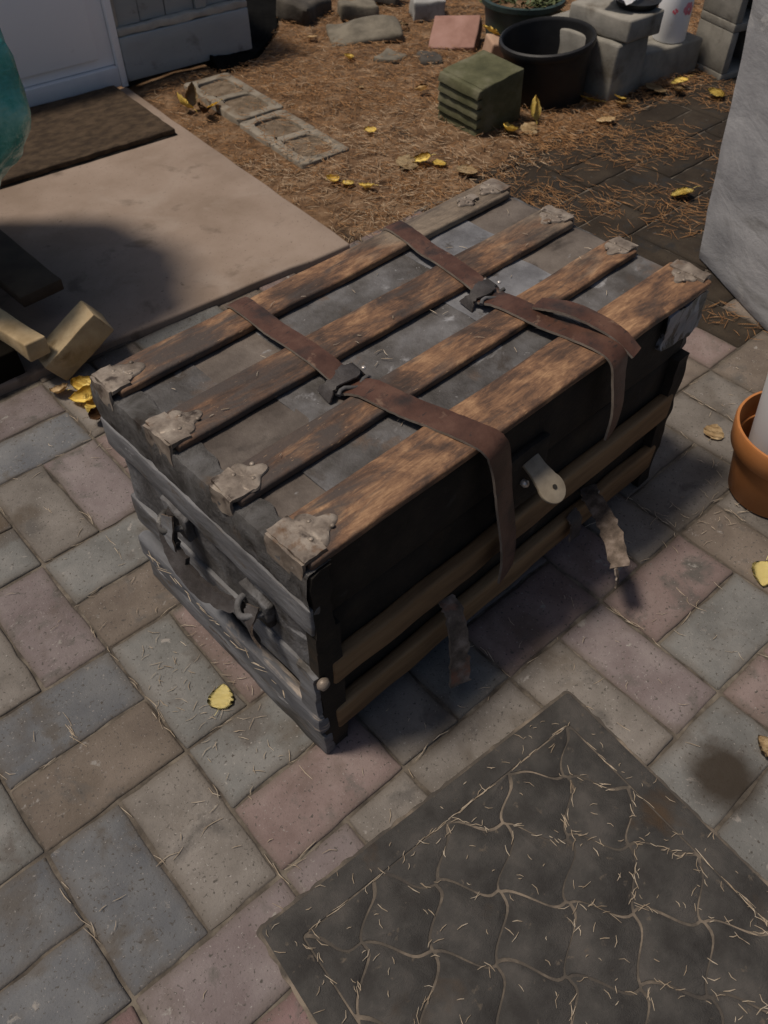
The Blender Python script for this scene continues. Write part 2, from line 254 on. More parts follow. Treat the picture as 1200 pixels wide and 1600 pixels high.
def box_bm(x0, x1, y0, y1, z0, z1, bm=None):
    bm = bm or bmesh.new()
    v = [bm.verts.new((x, y, z)) for z in (z0, z1) for y in (y0, y1) for x in (x0, x1)]
    for f in ((0, 2, 3, 1), (4, 5, 7, 6), (0, 1, 5, 4), (2, 6, 7, 3), (0, 4, 6, 2), (1, 3, 7, 5)): bm.faces.new([v[i] for i in f])
    return bm
def bevel(bm, w, seg=2, ang=40):
    bm.normal_update()
    es = [e for e in bm.edges if len(e.link_faces) == 2 and e.calc_face_angle(0) > R(ang)]
    bmesh.ops.bevel(bm, geom=es, offset=w, segments=seg, profile=0.5, affect='EDGES', clamp_overlap=True)
    return bm
def densify(bm, L, it=6):
    for _ in range(it):
        es = [e for e in bm.edges if e.calc_length() > L]
        if not es: break
        bmesh.ops.subdivide_edges(bm, edges=es, cuts=1, use_grid_fill=True)
    return bm
def rough(bm, amp, sc, seed=0.0, axes=(1, 1, 1)):
    for v in bm.verts:
        n = noise.noise_vector(v.co*sc + Vector((seed, seed*0.7, -seed)))
        v.co += Vector((n.x*amp*axes[0], n.y*amp*axes[1], n.z*amp*axes[2]))
    return bm
def rbox(name, dims, mat, parent=None, bv=0.004, dens=0, amp=0, sc=20, seed=0, seg=2, world=False, M4=None):
    bm = box_bm(*dims); 
    if dens: densify(bm, dens)
    bevel(bm, bv, seg)
    if amp: rough(bm, amp, sc, seed)
    if M4 is not None: bmesh.ops.transform(bm, matrix=M4, verts=bm.verts[:])
    return link(name, bm, mat, parent, 40, world)
def prism_bm(poly, z0, z1, bm=None):
    bm = bm or bmesh.new()
    a = [bm.verts.new((x, y, z0)) for x, y in poly]; b = [bm.verts.new((x, y, z1)) for x, y in poly]
    n = len(poly); bm.faces.new(a[::-1]); bm.faces.new(b)
    for i in range(n): bm.faces.new((a[i], a[(i+1) % n], b[(i+1) % n], b[i]))
    return bm
def lathe_bm(prof, n=48, bm=None, c=(0, 0, 0), ring=False):
    bm = bm or bmesh.new(); rings = []
    for r, z in prof:
        rings.append([bm.verts.new((c[0]+r*math.cos(2*math.pi*k/n), c[1]+r*math.sin(2*math.pi*k/n), c[2]+z)) for k in range(n)])
    for a, b in (zip(rings, rings[1:]+rings[:1]) if ring else zip(rings, rings[1:])):
        for k in range(n): bm.faces.new((a[k], a[(k+1) % n], b[(k+1) % n], b[k]))
    if not ring: bm.faces.new(rings[0][::-1]); bm.faces.new(rings[-1])
    bmesh.ops.remove_doubles(bm, verts=bm.verts[:], dist=1e-6)
    return bm
def tube_bm(pts, rad, n=8, bm=None):
    bm = bm or bmesh.new(); rings = []
    pts = [Vector(p) for p in pts]
    for i, p in enumerate(pts):
        t = (pts[min(i+1, len(pts)-1)]-pts[max(i-1, 0)]).normalized()
        s = t.cross(Vector((0, 0, 1))); s = s.normalized() if s.length > 1e-4 else Vector((1, 0, 0)); u = s.cross(t)
        r = rad[i] if isinstance(rad, (list, tuple)) else rad
        rings.append([bm.verts.new(p+s*r*math.cos(2*math.pi*k/n)+u*r*math.sin(2*math.pi*k/n)) for k in range(n)])
    for a, b in zip(rings, rings[1:]):
        for k in range(n): bm.faces.new((a[k], a[(k+1) % n], b[(k+1) % n], b[k]))
    bm.faces.new(rings[0][::-1]); bm.faces.new(rings[-1]); return bm
def catmull(pts, n=8):
    P = [Vector(p) for p in pts]; P = [P[0]*2-P[1]]+P+[P[-1]*2-P[-2]]; out = []
    for i in range(1, len(P)-2):
        for k in range(n):
            t = k/n; a, b, c, d = P[i-1], P[i], P[i+1], P[i+2]
            out.append(0.5*((2*b)+(c-a)*t+(2*a-5*b+4*c-d)*t*t+(3*b-a-3*c+d)*t**3))
    out.append(P[-2]); return out
def ribbon_bm(path, side, width, thick, bm=None, jag=0.0, seed=0, up=None):
    """a strap with a real thickness: path points, side vectors (or one), widths (or one); faces on its long edges use material slot 1"""
    bm = bm or bmesh.new(); n = len(path); rows = []
    for i, p in enumerate(path):
        p = Vector(p); t = (Vector(path[min(i+1, n-1)])-Vector(path[max(i-1, 0)])).normalized()
        s = Vector(side[i] if isinstance(side, list) else side); s = (s-t*s.dot(t)).normalized(); u = s.cross(t)
        if up is not None and u.dot(Vector(up)) < 0: u = -u
        w = (width[i] if isinstance(width, list) else width)/2
        j = [jag*noise.noise(Vector((i*0.9, seed+k*5.1, 0))) for k in range(2)]
        cr = thick*0.25
        rows.append([bm.verts.new(p-s*(w+j[0])), bm.verts.new(p+u*cr), bm.verts.new(p+s*(w+j[1])),
                     bm.verts.new(p+s*(w+j[1])+u*thick), bm.verts.new(p+u*(thick+cr)), bm.verts.new(p-s*(w+j[0])+u*thick)])
    for a, b in zip(rows, rows[1:]):
        for k in range(6):
            f = bm.faces.new((a[k], a[(k+1) % 6], b[(k+1) % 6], b[k]))
            if k in (2, 5): f.material_index = 1
    for r_ in (rows[0][::-1], rows[-1]):
        f = bm.faces.new(r_); f.material_index = 1
    return bm
def sheet(name, poly, z, mat, parent=None, kind='structure'):
    bm = bmesh.new(); bm.faces.new([bm.verts.new((x, y, z)) for x, y in poly]); o = link(name, bm, mat, parent); tag(o, kind=kind); return o
HA = R(-5.5); HO = Vector((1.059, 1.121, 0))
def hw(x, y, z=0): c, s = math.cos(HA), math.sin(HA); return Vector((HO.x+c*x-s*y, HO.y+s*x+c*y, z))
def to_h(x, y): c, s = math.cos(HA), math.sin(HA); dx, dy = x-HO.x, y-HO.y; return (c*dx+s*dy, -s*dx+c*dy)

# ------------------------------------------------------------------ ground, soil bed, patio
sheet('ground', [(-60, -60), (60, -60), (60, 60), (-60, 60)], -0.045, m_soil)
bm = bmesh.new()                                    # soil bed: a lumpy sheet behind the slab and patio
nx, ny = 90, 80; X0, X1, Y0, Y1 = 0.9, 5.0, 1.02, 5.2
def soil_z(x, y):
    e = min(1, max(0, (y-1.02)/0.25))
    return -0.012+0.016*e+0.014*noise.noise(Vector((x*3.1, y*3.1, 0)))*e+0.006*noise.noise(Vector((x*11, y*11, 3)))
g = [[bm.verts.new((X0+(X1-X0)*i/nx, Y0+(Y1-Y0)*j/ny, soil_z(X0+(X1-X0)*i/nx, Y0+(Y1-Y0)*j/ny))) for i in range(nx+1)] for j in range(ny+1)]
for j in range(ny):
    for i in range(nx): bm.faces.new((g[j][i], g[j][i+1], g[j+1][i+1], g[j+1][i]))
tag(link('soil_bed', bm, m_soil, None, 60), kind='structure')

patio = sheet('patio', [(-3.0, -3.0), (4.4, -3.0), (4.4, 1.30), (1.62, 1.34), (1.62, 1.16), (1.04, 1.16), (-3.0, 1.62)], -0.0045, m_sand)
PR = R(-2.0); UX, UY = 0.1253, 0.1305; PO = Vector((-0.180, -0.103, 0))
pm = []
for k in range(5):                                  # five worn shapes of one 1 x 2 paver, centred on the origin
    bm = box_bm(-UX+0.0020, UX-0.0020, -UY/2+0.0020, UY/2-0.0020, -0.04, 0.0); densify(bm, 0.036)
    bevel(bm, 0.0042, 2, 50); rough(bm, 0.0032, 42, k*7.3, (1, 1, 0.35))
    me = bpy.data.meshes.new('paver'); bmesh.ops.recalc_face_normals(bm, faces=bm.faces[:]); bm.to_mesh(me); bm.free()
    me.materials.append(PAV['grey']); me.polygons.foreach_set('use_smooth', [True]*len(me.polygons)); me.set_sharp_from_angle(angle=R(50)); pm.append(me)
# block (i, j), piece k: colours read off the pavers in view; darker kinds at near left paint light falloff
PC = {(0, 0, 0): 'pink', (0, 0, 1): 'grey', (-1, 1, 0): 'brown', (-1, 1, 1): 'blue', (0, 1, 0): 'grey', (0, 1, 1): 'pink', (-1, 0, 0): 'blue', (-1, 0, 1): 'tan',
      (0, 2, 0): 'brown', (0, 2, 1): 'grey', (0, 3, 0): 'tan', (0, 3, 1): 'mauve', (-1, 2, 0): 'tan', (-1, 2, 1): 'mauve', (-1, 3, 0): 'grey', (-1, 3, 1): 'brown',
      (0, 4, 0): 'blue', (0, 4, 1): 'mauve', (-1, 4, 0): 'mauve', (-1, 4, 1): 'tan', (-2, 0, 1): 'blue', (-2, 0, 0): 'blue', (-2, 1, 0): 'grey', (-2, 1, 1): 'grey',
      (-1, -1, 0): 'red', (-1, -1, 1): 'mauve', (-2, -1, 0): 'red', (-2, -1, 1): 'red', (0, -1, 0): 'mauve', (0, -1, 1): 'tan', (1, -1, 0): 'tan', (1, -1, 1): 'tan',
      (2, -1, 0): 'tan', (2, -1, 1): 'mauve', (3, -1, 0): 'grey', (3, -1, 1): 'pink', (3, -2, 0): 'pink', (3, -2, 1): 'pink', (2, -2, 0): 'grey', (2, -2, 1): 'grey',
      (4, -1, 0): 'brown', (4, -1, 1): 'tan', (3, 0, 0): 'pink', (4, 0, 0): 'tan', (4, 0, 1): 'tan', (5, 0, 0): 'tan', (5, 0, 1): 'tan', (5, 1, 0): 'brown', (5, 1, 1): 'tan', (1, 0, 0): 'tan', (1, 0, 1): 'grey'}
PN = {}
for nme in PAV:
    for k in range(5):
        c = pm[k].copy(); c.name = 'paver'; c.materials[0] = PAV[nme]; PN[(nme, k)] = c
rp = random.Random(5); npav = 0
for i in range(-3, 15):
    for j in range(-4, 7):
        for k in range(2):
            H = (i+j) % 2 == 0
            lx, ly = (i*2*UX+UX, j*2*UY+UY*(0.5+k)) if H else (i*2*UX+UX*(0.5+k), j*2*UY+UY)
            c, s = math.cos(PR), math.sin(PR); x, y = PO.x+c*lx-s*ly, PO.y+s*lx+c*ly
            kind = PC.get((i, j, k)) or rp.choice(['grey', 'tan', 'tan', 'pink', 'mauve', 'blue', 'brown'])
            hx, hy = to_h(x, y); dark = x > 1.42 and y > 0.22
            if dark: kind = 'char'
            q = rp.randrange(5); rz = rp.uniform(-0.012, 0.012); tz = rp.uniform(-0.0022, 0.0012); fl = rp.choice((0, math.pi))
            if hy > 0.055 and hx < 0.05: continue
            if x < 1.66 and x > 0.9 and y > 1.13: continue
            if y > 1.36 or x > 3.3 or (x > 0.55 and y < -0.75) or (y < -0.75 and x > -0.1) or x < -0.75: continue
            if 0.13 < x < 0.80 and 0.10 < y < 0.40 and False: continue
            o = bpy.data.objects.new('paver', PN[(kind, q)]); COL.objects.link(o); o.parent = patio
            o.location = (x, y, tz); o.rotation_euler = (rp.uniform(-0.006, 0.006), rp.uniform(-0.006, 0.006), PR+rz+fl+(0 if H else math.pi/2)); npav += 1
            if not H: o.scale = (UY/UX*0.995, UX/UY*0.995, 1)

# ------------------------------------------------------------------ step slab, door, house wall (house frame)
slab = empty('concrete_slab', HO, HA, 'tan concrete step slab in front of the white door', 'slab')
bm = box_bm(-2.2, 0, 0, 1.437, -0.04, 0.021); densify(bm, 0.09); bevel(bm, 0.007, 3); rough(bm, 0.006, 14, 3, (1, 1, 0.2))
link('slab', bm, m_slab, slab, 40)
door = empty('front_door', HO, HA, 'white painted house door with a raised panel and sill', 'door')
rbox('door_leaf', (-1.0, -0.014, 1.462, 1.50, 0.095, 0.57), m_door, door, 0.004)
rbox('panel', (-0.90, -0.075, 1.450, 1.4615, 0.128, 0.55), m_door, door, 0.010, seg=3)
rbox('sill', (-1.0, -0.014, 1.440, 1.50, 0.024, 0.094), m_rail, door, 0.006)
rbox('frame', (-0.0135, 0.013, 1.442, 1.50, 0.018, 0.57), m_door, door, 0.003)
wall = empty('house_wall', HO, HA, 'grey painted house wall with a wide skirt board beside the door', 'wall')
rbox('foundation', (0.0145, 0.535, 1.485, 1.62, -0.05, 0.07), m_found, wall, 0.008, 0.05, 0.006, 18)
rbox('skirt_board', (0.0145, 0.562, 1.435, 1.465, 0.034, 0.184), m_side, wall, 0.004, 0.06, 0.002, 9, 2)
rbox('ledge', (0.0145, 0.566, 1.442, 1.50, 0.1845, 0.212), m_ledge, wall, 0.006, 0.03, 0.005, 26, 5)
for x0, x1, yo in ((0.0145, 0.030, 0.0), (0.0305, 0.118, 0.006), (0.121, 0.225, 0.012), (0.228, 0.345, 0.012), (0.348, 0.395, 0.0), (0.398, 0.51, 0.012)):
    rbox('board', (x0, x1, 1.455+yo, 1.505, 0.2125, 0.57), m_side if x1-x0 > 0.03 else m_ledge, wall, 0.004)
rbox('corner_board', (0.5125, 0.56, 1.45, 1.505, 0.2125, 0.57), m_side, wall, 0.004)
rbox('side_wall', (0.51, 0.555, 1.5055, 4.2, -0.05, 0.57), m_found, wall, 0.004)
bm = bmesh.new()                                    # shadow sheet standing in for the house corner's cast shadow
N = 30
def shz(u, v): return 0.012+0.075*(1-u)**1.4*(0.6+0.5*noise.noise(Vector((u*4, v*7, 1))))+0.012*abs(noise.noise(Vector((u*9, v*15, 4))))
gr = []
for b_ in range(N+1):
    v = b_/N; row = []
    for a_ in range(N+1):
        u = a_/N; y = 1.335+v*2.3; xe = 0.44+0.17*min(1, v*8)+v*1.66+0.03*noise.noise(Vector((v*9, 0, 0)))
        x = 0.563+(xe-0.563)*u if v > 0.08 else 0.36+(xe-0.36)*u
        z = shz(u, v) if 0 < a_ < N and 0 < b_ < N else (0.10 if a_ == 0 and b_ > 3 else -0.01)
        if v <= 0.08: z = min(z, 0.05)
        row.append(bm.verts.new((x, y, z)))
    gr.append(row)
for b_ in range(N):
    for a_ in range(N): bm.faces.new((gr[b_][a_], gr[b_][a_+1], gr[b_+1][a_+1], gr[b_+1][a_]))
bs = link('shadow_sheet', bm, m_shadow, None, 60); bs.location = HO; bs.rotation_euler = (0, 0, HA)
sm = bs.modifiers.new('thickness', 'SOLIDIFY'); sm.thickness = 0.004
tag(bs, 'shadow sheet standing in for the cast shadow of the house corner', 'sheet')

# door mat on the slab
dm = empty('door_mat', HO, HA, 'worn brown bristle door mat on the slab by the white door', 'door mat')
bm = box_bm(-0.90, -0.053, 0.945, 1.425, 0.0255, 0.044); densify(bm, 0.03); bevel(bm, 0.005, 2); rough(bm, 0.004, 30, 2, (1, 1, 0.5))
link('bristle_pad', bm, m_dmat, dm, 40)
rbox('rubber_backing', (-0.903, -0.050, 0.942, 1.428, 0.0215, 0.0253), m_found, dm, 0.001)

# ------------------------------------------------------------------ hollow blocks sunk in the soil
def hollow(name, x0, y0, x1, y1, z0, z1, mat, label, group=None, n=2, wall_=0.034):
    """a hollow block with n rounded cells along y, sunk so that only its top shows"""
    root = empty(name, HO, HA, label, 'concrete block', group); bm = bmesh.new(); cw = (y1-y0)/n
    for k in range(n):
        ya, yb = y0+k*cw, y0+(k+1)*cw; cx, cy = (x0+x1)/2, (ya+yb)/2
        wa, wb = wall_ if k == 0 else wall_/2, wall_ if k == n-1 else wall_/2
        hole = rrect(x0+wall_, x1-wall_, ya+wa, yb-wb, 0.032, 5); out = []
        for (x, y) in hole:
            dx, dy = x-cx, y-cy; f = min((x1-x0)/2/max(1e-6, abs(dx)), cw/2/max(1e-6, abs(dy))); out.append((cx+dx*f, cy+dy*f))
        m_ = len(hole); O = [bm.verts.new((x, y, z1)) for x, y in out]; I = [bm.verts.new((x, y, z1)) for x, y in hole]; J = [bm.verts.new((x, y, z0)) for x, y in hole]; K = [bm.verts.new((x, y, z0)) for x, y in out]
        for q in range(m_):
            w = (q+1) % m_; bm.faces.new((O[q], O[w], I[w], I[q])); bm.faces.new((I[q], I[w], J[w], J[q])); bm.faces.new((O[w], O[q], K[q], K[w]))
        b2 = prism_bm([(cx+(x-cx)*1.01, cy+(y-cy)*1.01) for x, y in hole], z0, z1-0.010-0.002*k); link('soil_fill', b2, m_dust, root, 60)
    bmesh.ops.remove_doubles(bm, verts=bm.verts[:], dist=0.0004); bevel(bm, 0.004, 2, 60); rough(bm, 0.003, 30, x0*9); link('shell', bm, mat, root, 45)
    return root
m_dust = M('dusty soil fill', ((0.09, 0.068, 0.045), (0.135, 0.10, 0.068), (0.18, 0.14, 0.10)), scale=30, bump=0.9, bscale=80, bdist=0.006)
def rrect(x0, x1, y0, y1, r, n=6):
    out = []
    for cx, cy, a in ((x1-r, y1-r, 0), (x0+r, y1-r, 90), (x0+r, y0+r, 180), (x1-r, y0+r, 270)):
        for k in range(n+1): t = R(a+90*k/n); out.append((cx+r*math.cos(t), cy+r*math.sin(t)))
    return out
hollow('hollow_block', 0.174, 0.9055, 0.368, 1.315, -0.06, 0.026, m_blockd, 'hollow concrete block sunk in soil, nearer the house wall', 'hollow blocks sunk beside the slab')
hollow('hollow_block', 0.168, 0.492, 0.362, 0.9015, -0.06, 0.020, m_blockd, 'hollow concrete block half buried in needles, farther from the house wall', 'hollow blocks sunk beside the slab')

# ------------------------------------------------------------------ the trunk
TR = empty('steamer_trunk', (0.45, 0.25, 0), 0, 'battered antique steamer trunk with wooden slats and leather straps', 'trunk')
L_, W_, H_ = 0.90, 0.503, 0.487
def T(name, dims, mat, parent=None, **k): return rbox(name, dims, mat, TR if parent is None else parent, world=parent is None, **k)
def TL(name, bm, mat, smooth=45, parent=None): return link(name, bm, mat, TR if parent is None else parent, smooth, parent is None)
T('body', (0.012, 0.888, 0.012, 0.491, 0.006, 0.3345), m_body, bv=0.008, dens=0.06, amp=0.003, sc=12)
lid = T('lid', (0.008, 0.892, 0.008, 0.495, 0.335, 0.4685), m_body, bv=0.010, dens=0.06, amp=0.002, sc=12, seed=4)
# tin sheets between the slats, laid in overlapping pieces
def tin(x0, x1, y0, y1, z, mat, seed):
    bm = box_bm(x0, x1, y0, y1, z-0.004, z); densify(bm, 0.022); rough(bm, 0.0022, 26, seed, (0.6, 0.6, 1)); TL('tin_sheet', bm, mat)
for a in ((0.004, 0.135, 0.352, 0.446, 0.4725, m_tin, 1), (0.129, 0.262, 0.352, 0.446, 0.4710, m_tinb, 2), (0.256, 0.60, 0.352, 0.446, 0.4725, m_tin, 3), (0.594, 0.765, 0.352, 0.446, 0.4735, m_tinl, 4), (0.758, 0.896, 0.352, 0.446, 0.4715, m_tinb, 5),
          (0.004, 0.185, 0.190, 0.292, 0.4718, m_tinb, 6), (0.178, 0.345, 0.190, 0.292, 0.4732, m_tin, 7), (0.338, 0.545, 0.190, 0.292, 0.4720, m_tin, 8), (0.538, 0.735, 0.190, 0.292, 0.4735, m_tinl, 9), (0.728, 0.896, 0.190, 0.292, 0.4718, m_tinb, 10),
          (0.004, 0.115, 0.068, 0.148, 0.4718, m_tinb, 11), (0.108, 0.335, 0.068, 0.148, 0.4732, m_tin, 12), (0.328, 0.66, 0.068, 0.148, 0.4720, m_tin, 13), (0.653, 0.896, 0.068, 0.148, 0.4732, m_tin, 14)): tin(*a)
SL = ((0.438, 0.503), (0.281, 0.356), (0.139, 0.199), (-0.004, 0.079))
for k, (a, b) in enumerate(SL):
    bm = box_bm(0.006 if k else 0.010, 0.886 if k < 3 else 0.899, a, b, 0.4738, 0.4885); densify(bm, 0.045); bevel(bm, 0.0045, 3); rough(bm, 0.0022, 9, k*5.1); TL('slat', bm, m_slat)
# cast clasps gripping the slat ends
def clasp(cx, cy, d, seed, big=1.0, wy=0.032, lobes=4):
    rnd = random.Random(seed); poly = []; n = 44
    for q in range(n):
        t = 2*math.pi*q/n; r = 0.027*big*(1+0.22*math.cos(lobes*t+0.4)+0.09*noise.noise(Vector((math.cos(t)*2, math.sin(t)*2, seed))))
        poly.append((d*(0.040*big+r*math.cos(t)*1.25), r*math.sin(t)))
    bm = bmesh.new()
    c0 = bm.verts.new((d*0.040*big, 0, 0.0042)); rings = []
    for f, z in ((0.45, 0.0040), (0.8, 0.0036), (0.95, 0.0028), (1.0, 0.0)):
        rings.append([bm.verts.new((d*0.040*big+(x-d*0.040*big)*f, y*f, z+0.0009*rnd.uniform(-1, 1)*(f < 0.9))) for x, y in poly])
    for q in range(n):
        bm.faces.new((c0, rings[0][q], rings[0][(q+1) % n]))
        for a, b in zip(rings, rings[1:]): bm.faces.new((a[q], b[q], b[(q+1) % n], a[(q+1) % n]))
    bm.faces.new(rings[-1])
    b2 = box_bm(-0.001 if d > 0 else -0.034*big, 0.034*big if d > 0 else 0.001, -wy, wy, -0.002, 0.0045); densify(b2, 0.012); rough(b2, 0.003, 60, seed)
    b3 = box_bm(-0.0055 if d > 0 else 0.001, -0.001 if d > 0 else 0.0055, -wy*0.95, wy*0.95, -0.034, 0.003); densify(b3, 0.012); rough(b3, 0.004, 50, seed+3)
    for bb in (b2, b3):
        me = bpy.data.meshes.new('x'); bb.to_mesh(me); bb.free(); bm.from_mesh(me); bpy.data.meshes.remove(me)
    bmesh.ops.translate(bm, verts=bm.verts[:], vec=(cx, cy, 0.4888))
    o = TL('slat_clasp', bm, m_clasp, 50)
    for q in range(3):
        x = cx+d*(0.030+0.017*q)*big; y = cy+(0.013 if q != 1 else -0.012)*big*(1 if seed % 2 else -1)
        link('rivet', lathe_bm([(0.0036, 0), (0.0034, 0.0016), (0.0018, 0.0026)], 10, c=(x, y, 0.4920)), m_clasp, o, 60)
for k, (a, b) in enumerate(SL):
    clasp(0.0, (a+b)/2, 1, k+1, 0.90 if k < 3 else 1.0, (b-a)/2-0.004, 4 if k else 3)
    clasp(0.892 if k < 3 else 0.904, (a+b)/2, -1, k+11, 0.72, (b-a)/2-0.008)
clasp(0.892-0.075, 0.470, -1, 21, 0.60, 0.010)
# ragged metal binding folded over the left end
def binding(x0, x1, z0, z1, mat, seed, name='edge_binding'):
    bm = bmesh.new(); n = 60; rows = []
    for i in range(n+1):
        y = -0.006+0.515*i/n; q = Vector((y*26, seed, 0)); w = x1*(1+0.55*noise.noise(q)); zb = z0+0.018*noise.noise(q*1.3+Vector((0, 9, 0)))
        pr = [(w, z1+0.0015), (w*0.5, z1+0.0022), (x0+0.003, z1+0.001), (x0, z1-0.006), (x0-0.001+0.004*noise.noise(q*2), (z1+zb)/2), (x0+0.001, zb)]
        rows.append([bm.verts.new((a, y, b)) for a, b in pr])
    for a, b in zip(rows, rows[1:]):
        for k in range(5): bm.faces.new((a[k], a[k+1], b[k+1], b[k]))
    bmesh.ops.solidify(bm, geom=bm.faces[:], thickness=0.0018)
    rough(bm, 0.0015, 60, seed); return TL(name, bm, mat, 50)
binding(-0.005, 0.036, 0.398, 0.4742, m_bind, 2.2)
# left end: rim band of the lid, body band, timber runner, bottom binding
def band(name, y0, y1, z0, z1, x0, mat, seed, amp=0.003, bv=0.005):
    bm = box_bm(x0, 0.011, y0, y1, z0, z1); densify(bm, 0.026); bevel(bm, bv, 2); rough(bm, amp, 22, seed); return TL(name, bm, mat)
band('end_panel', 0.010, 0.494, 0.155, 0.335, 0.003, m_endm, 1, 0.004)
band('lid_panel', 0.010, 0.494, 0.36, 0.470, 0.0035, m_endm, 2, 0.003)
band('rim_band', -0.007, 0.509, 0.346, 0.404, -0.008, m_end, 3, 0.0022, 0.003)
band('body_band', -0.004, 0.505, 0.160, 0.226, -0.003, m_end, 5, 0.0028, 0.002)
band('runner', -0.010, 0.508, 0.070, 0.128, -0.018, m_run, 7, 0.0026, 0.012)
band('bottom_binding', -0.010, 0.506, 0.000, 0.062, -0.011, m_end, 9, 0.003)
for y, s_ in ((0.006, 1),):               # torn corner plates
    bm = box_bm(-0.013, -0.004, y-0.010, y+0.030, 0.13, 0.24); densify(bm, 0.014); rough(bm, 0.009, 34, s_*8, (0.25, 1, 1)); TL('corner_plate', bm, m_end)
bm = lathe_bm([(0.0, 0.0), (0.008, 0.001), (0.011, 0.006), (0.008, 0.013), (0.0, 0.016)], 16); bmesh.ops.rotate(bm, verts=bm.verts[:], cent=(0, 0, 0), matrix=Matrix.Rotation(R(90), 3, 'X'))
bmesh.ops.translate(bm, verts=bm.verts[:], vec=(-0.004, -0.008, 0.232)); TL('corner_knob', bm, m_clasp, 60)
# left handle: a torn leather grip between two iron loops
pts = catmull([(-0.010, 0.345, 0.318), (-0.026, 0.322, 0.330), (-0.040, 0.302, 0.296), (-0.046, 0.262, 0.268), (-0.044, 0.215, 0.262), (-0.036, 0.170, 0.272), (-0.028, 0.140, 0.280)], 6)
hn = TL('handle', ribbon_bm(pts, (0.55, 0, 1), [0.016+0.014*math.sin(math.pi*i/(len(pts)-1)) for i in range(len(pts))], 0.010, jag=0.008, seed=4), [m_leatk, m_leatk], 60)
for cy, cz in ((0.322, 0.315), (0.128, 0.288)):
    q = [(-0.008-0.028*math.sin(math.pi*k/10), cy+0.022*math.cos(math.pi*k/10), cz+0.004*math.sin(k)) for k in range(11)]
    TL('handle_loop', tube_bm(q, 0.0055), m_endd, 60)
    bm = box_bm(-0.012, 0.004, cy-0.034, cy+0.034, cz-0.030, cz+0.026); densify(bm, 0.016); bevel(bm, 0.004); rough(bm, 0.007, 36, cy*30, (0.4, 1, 1)); TL('handle_plate', bm, m_endm, 50)
pts = catmull([(-0.022, 0.318, 0.338), (-0.036, 0.300, 0.300), (-0.030, 0.288, 0.246), (-0.034, 0.276, 0.205)], 6)
TL('torn_leather', ribbon_bm(pts, (0, 1, 0), [0.030*(1-0.75*i/(len(pts)-1)) for i in range(len(pts))], 0.003, jag=0.004, seed=9), [m_end, m_leatg], 60)
pts = catmull([(-0.016, 0.118, 0.300), (-0.034, 0.108, 0.280), (-0.032, 0.090, 0.250)], 6)
TL('torn_leather', ribbon_bm(pts, (0.3, 1, 0.3), 0.022, 0.004, jag=0.006, seed=12), [m_leatk, m_leatg], 60)
# right end handle, seen as a ragged outline
pts = catmull([(0.900, 0.11, 0.36), (0.935, 0.105, 0.34), (0.950, 0.14, 0.29), (0.945, 0.30, 0.28), (0.92, 0.37, 0.34)], 6)
TL('handle', ribbon_bm(pts, (0.5, 0, 1), 0.032, 0.008, jag=0.010, seed=3), [m_leatk, m_leatg], 60)
bm = box_bm(0.889, 0.906, 0.01, 0.20, 0.17, 0.37); densify(bm, 0.018); rough(bm, 0.014, 30, 6); TL('torn_leather', bm, m_leatk)
bm = box_bm(0.889, 0.903, 0.008, 0.495, 0.372, 0.47); densify(bm, 0.03); rough(bm, 0.003, 30, 6); TL('lid_panel', bm, m_endd)
# front battens, lock, plates
for z0, z1, sd in ((0.192, 0.253, 1), (0.056, 0.118, 2)):
    bm = box_bm(0.020, 0.882, -0.012, 0.011, z0, z1); densify(bm, 0.05); bevel(bm, 0.006, 3); rough(bm, 0.003, 12, sd); TL('front_batten', bm, m_fronth)
bm = box_bm(-0.004, 0.040, -0.008, 0.012, 0.004, 0.338); densify(bm, 0.02); rough(bm, 0.003, 30, 5); TL('corner_plate', bm, m_body)
bm = box_bm(0.862, 0.901, -0.007, 0.012, 0.006, 0.338); densify(bm, 0.02); rough(bm, 0.004, 30, 8); TL('corner_plate', bm, m_body)
bm = box_bm(0.785, 0.900, -0.003, 0.012, 0.392, 0.470); densify(bm, 0.010); rough(bm, 0.014, 34, 8, (1, 0.35, 1)); TL('corner_plate', bm, m_cplate)
bm = box_bm(-0.002, 0.030, -0.008, 0.010, 0.30, 0.4705); densify(bm, 0.018); rough(bm, 0.005, 40, 2); TL('corner_plate', bm, m_body)
lk = T('lock_plate', (0.385, 0.485, -0.006, 0.010, 0.27, 0.40), m_body, bv=0.006, dens=0.03, amp=0.002, sc=30)
poly = [(-0.019, 0.0), (0.019, 0.0), (0.019, 0.020)]
for k in range(17):
    t = R(-30+240*k/16); poly.append((0.0265*math.cos(t), 0.056+0.0265*math.sin(t)))
poly.append((-0.019, 0.020))
bm = prism_bm(poly, 0, 0.006); bevel(bm, 0.0018, 2, 50)
d1 = Vector((0.06, -0.82, -0.57)).normalized(); sx = Vector((1, 0.05, 0)); sx = (sx-d1*sx.dot(d1)).normalized(); n1 = sx.cross(d1)
MH = Matrix(((sx.x, d1.x, n1.x, 0.437), (sx.y, d1.y, n1.y, -0.006), (sx.z, d1.z, n1.z, 0.378), (0, 0, 0, 1)))
bmesh.ops.transform(bm, matrix=MH, verts=bm.verts[:]); hs = TL('hasp', bm, m_brass, 40)
pb = lathe_bm([(0.0, 0.0), (0.0042, 0.0), (0.0042, 0.001), (0.0, 0.0012)], 12); bmesh.ops.transform(pb, matrix=MH @ Matrix.Translation((0.004, 0.058, 0.0064)) if n1.z > 0 else MH @ Matrix.Translation((0.004, 0.058, -0.0014)), verts=pb.verts[:]); link('keyhole', pb, m_found, hs)
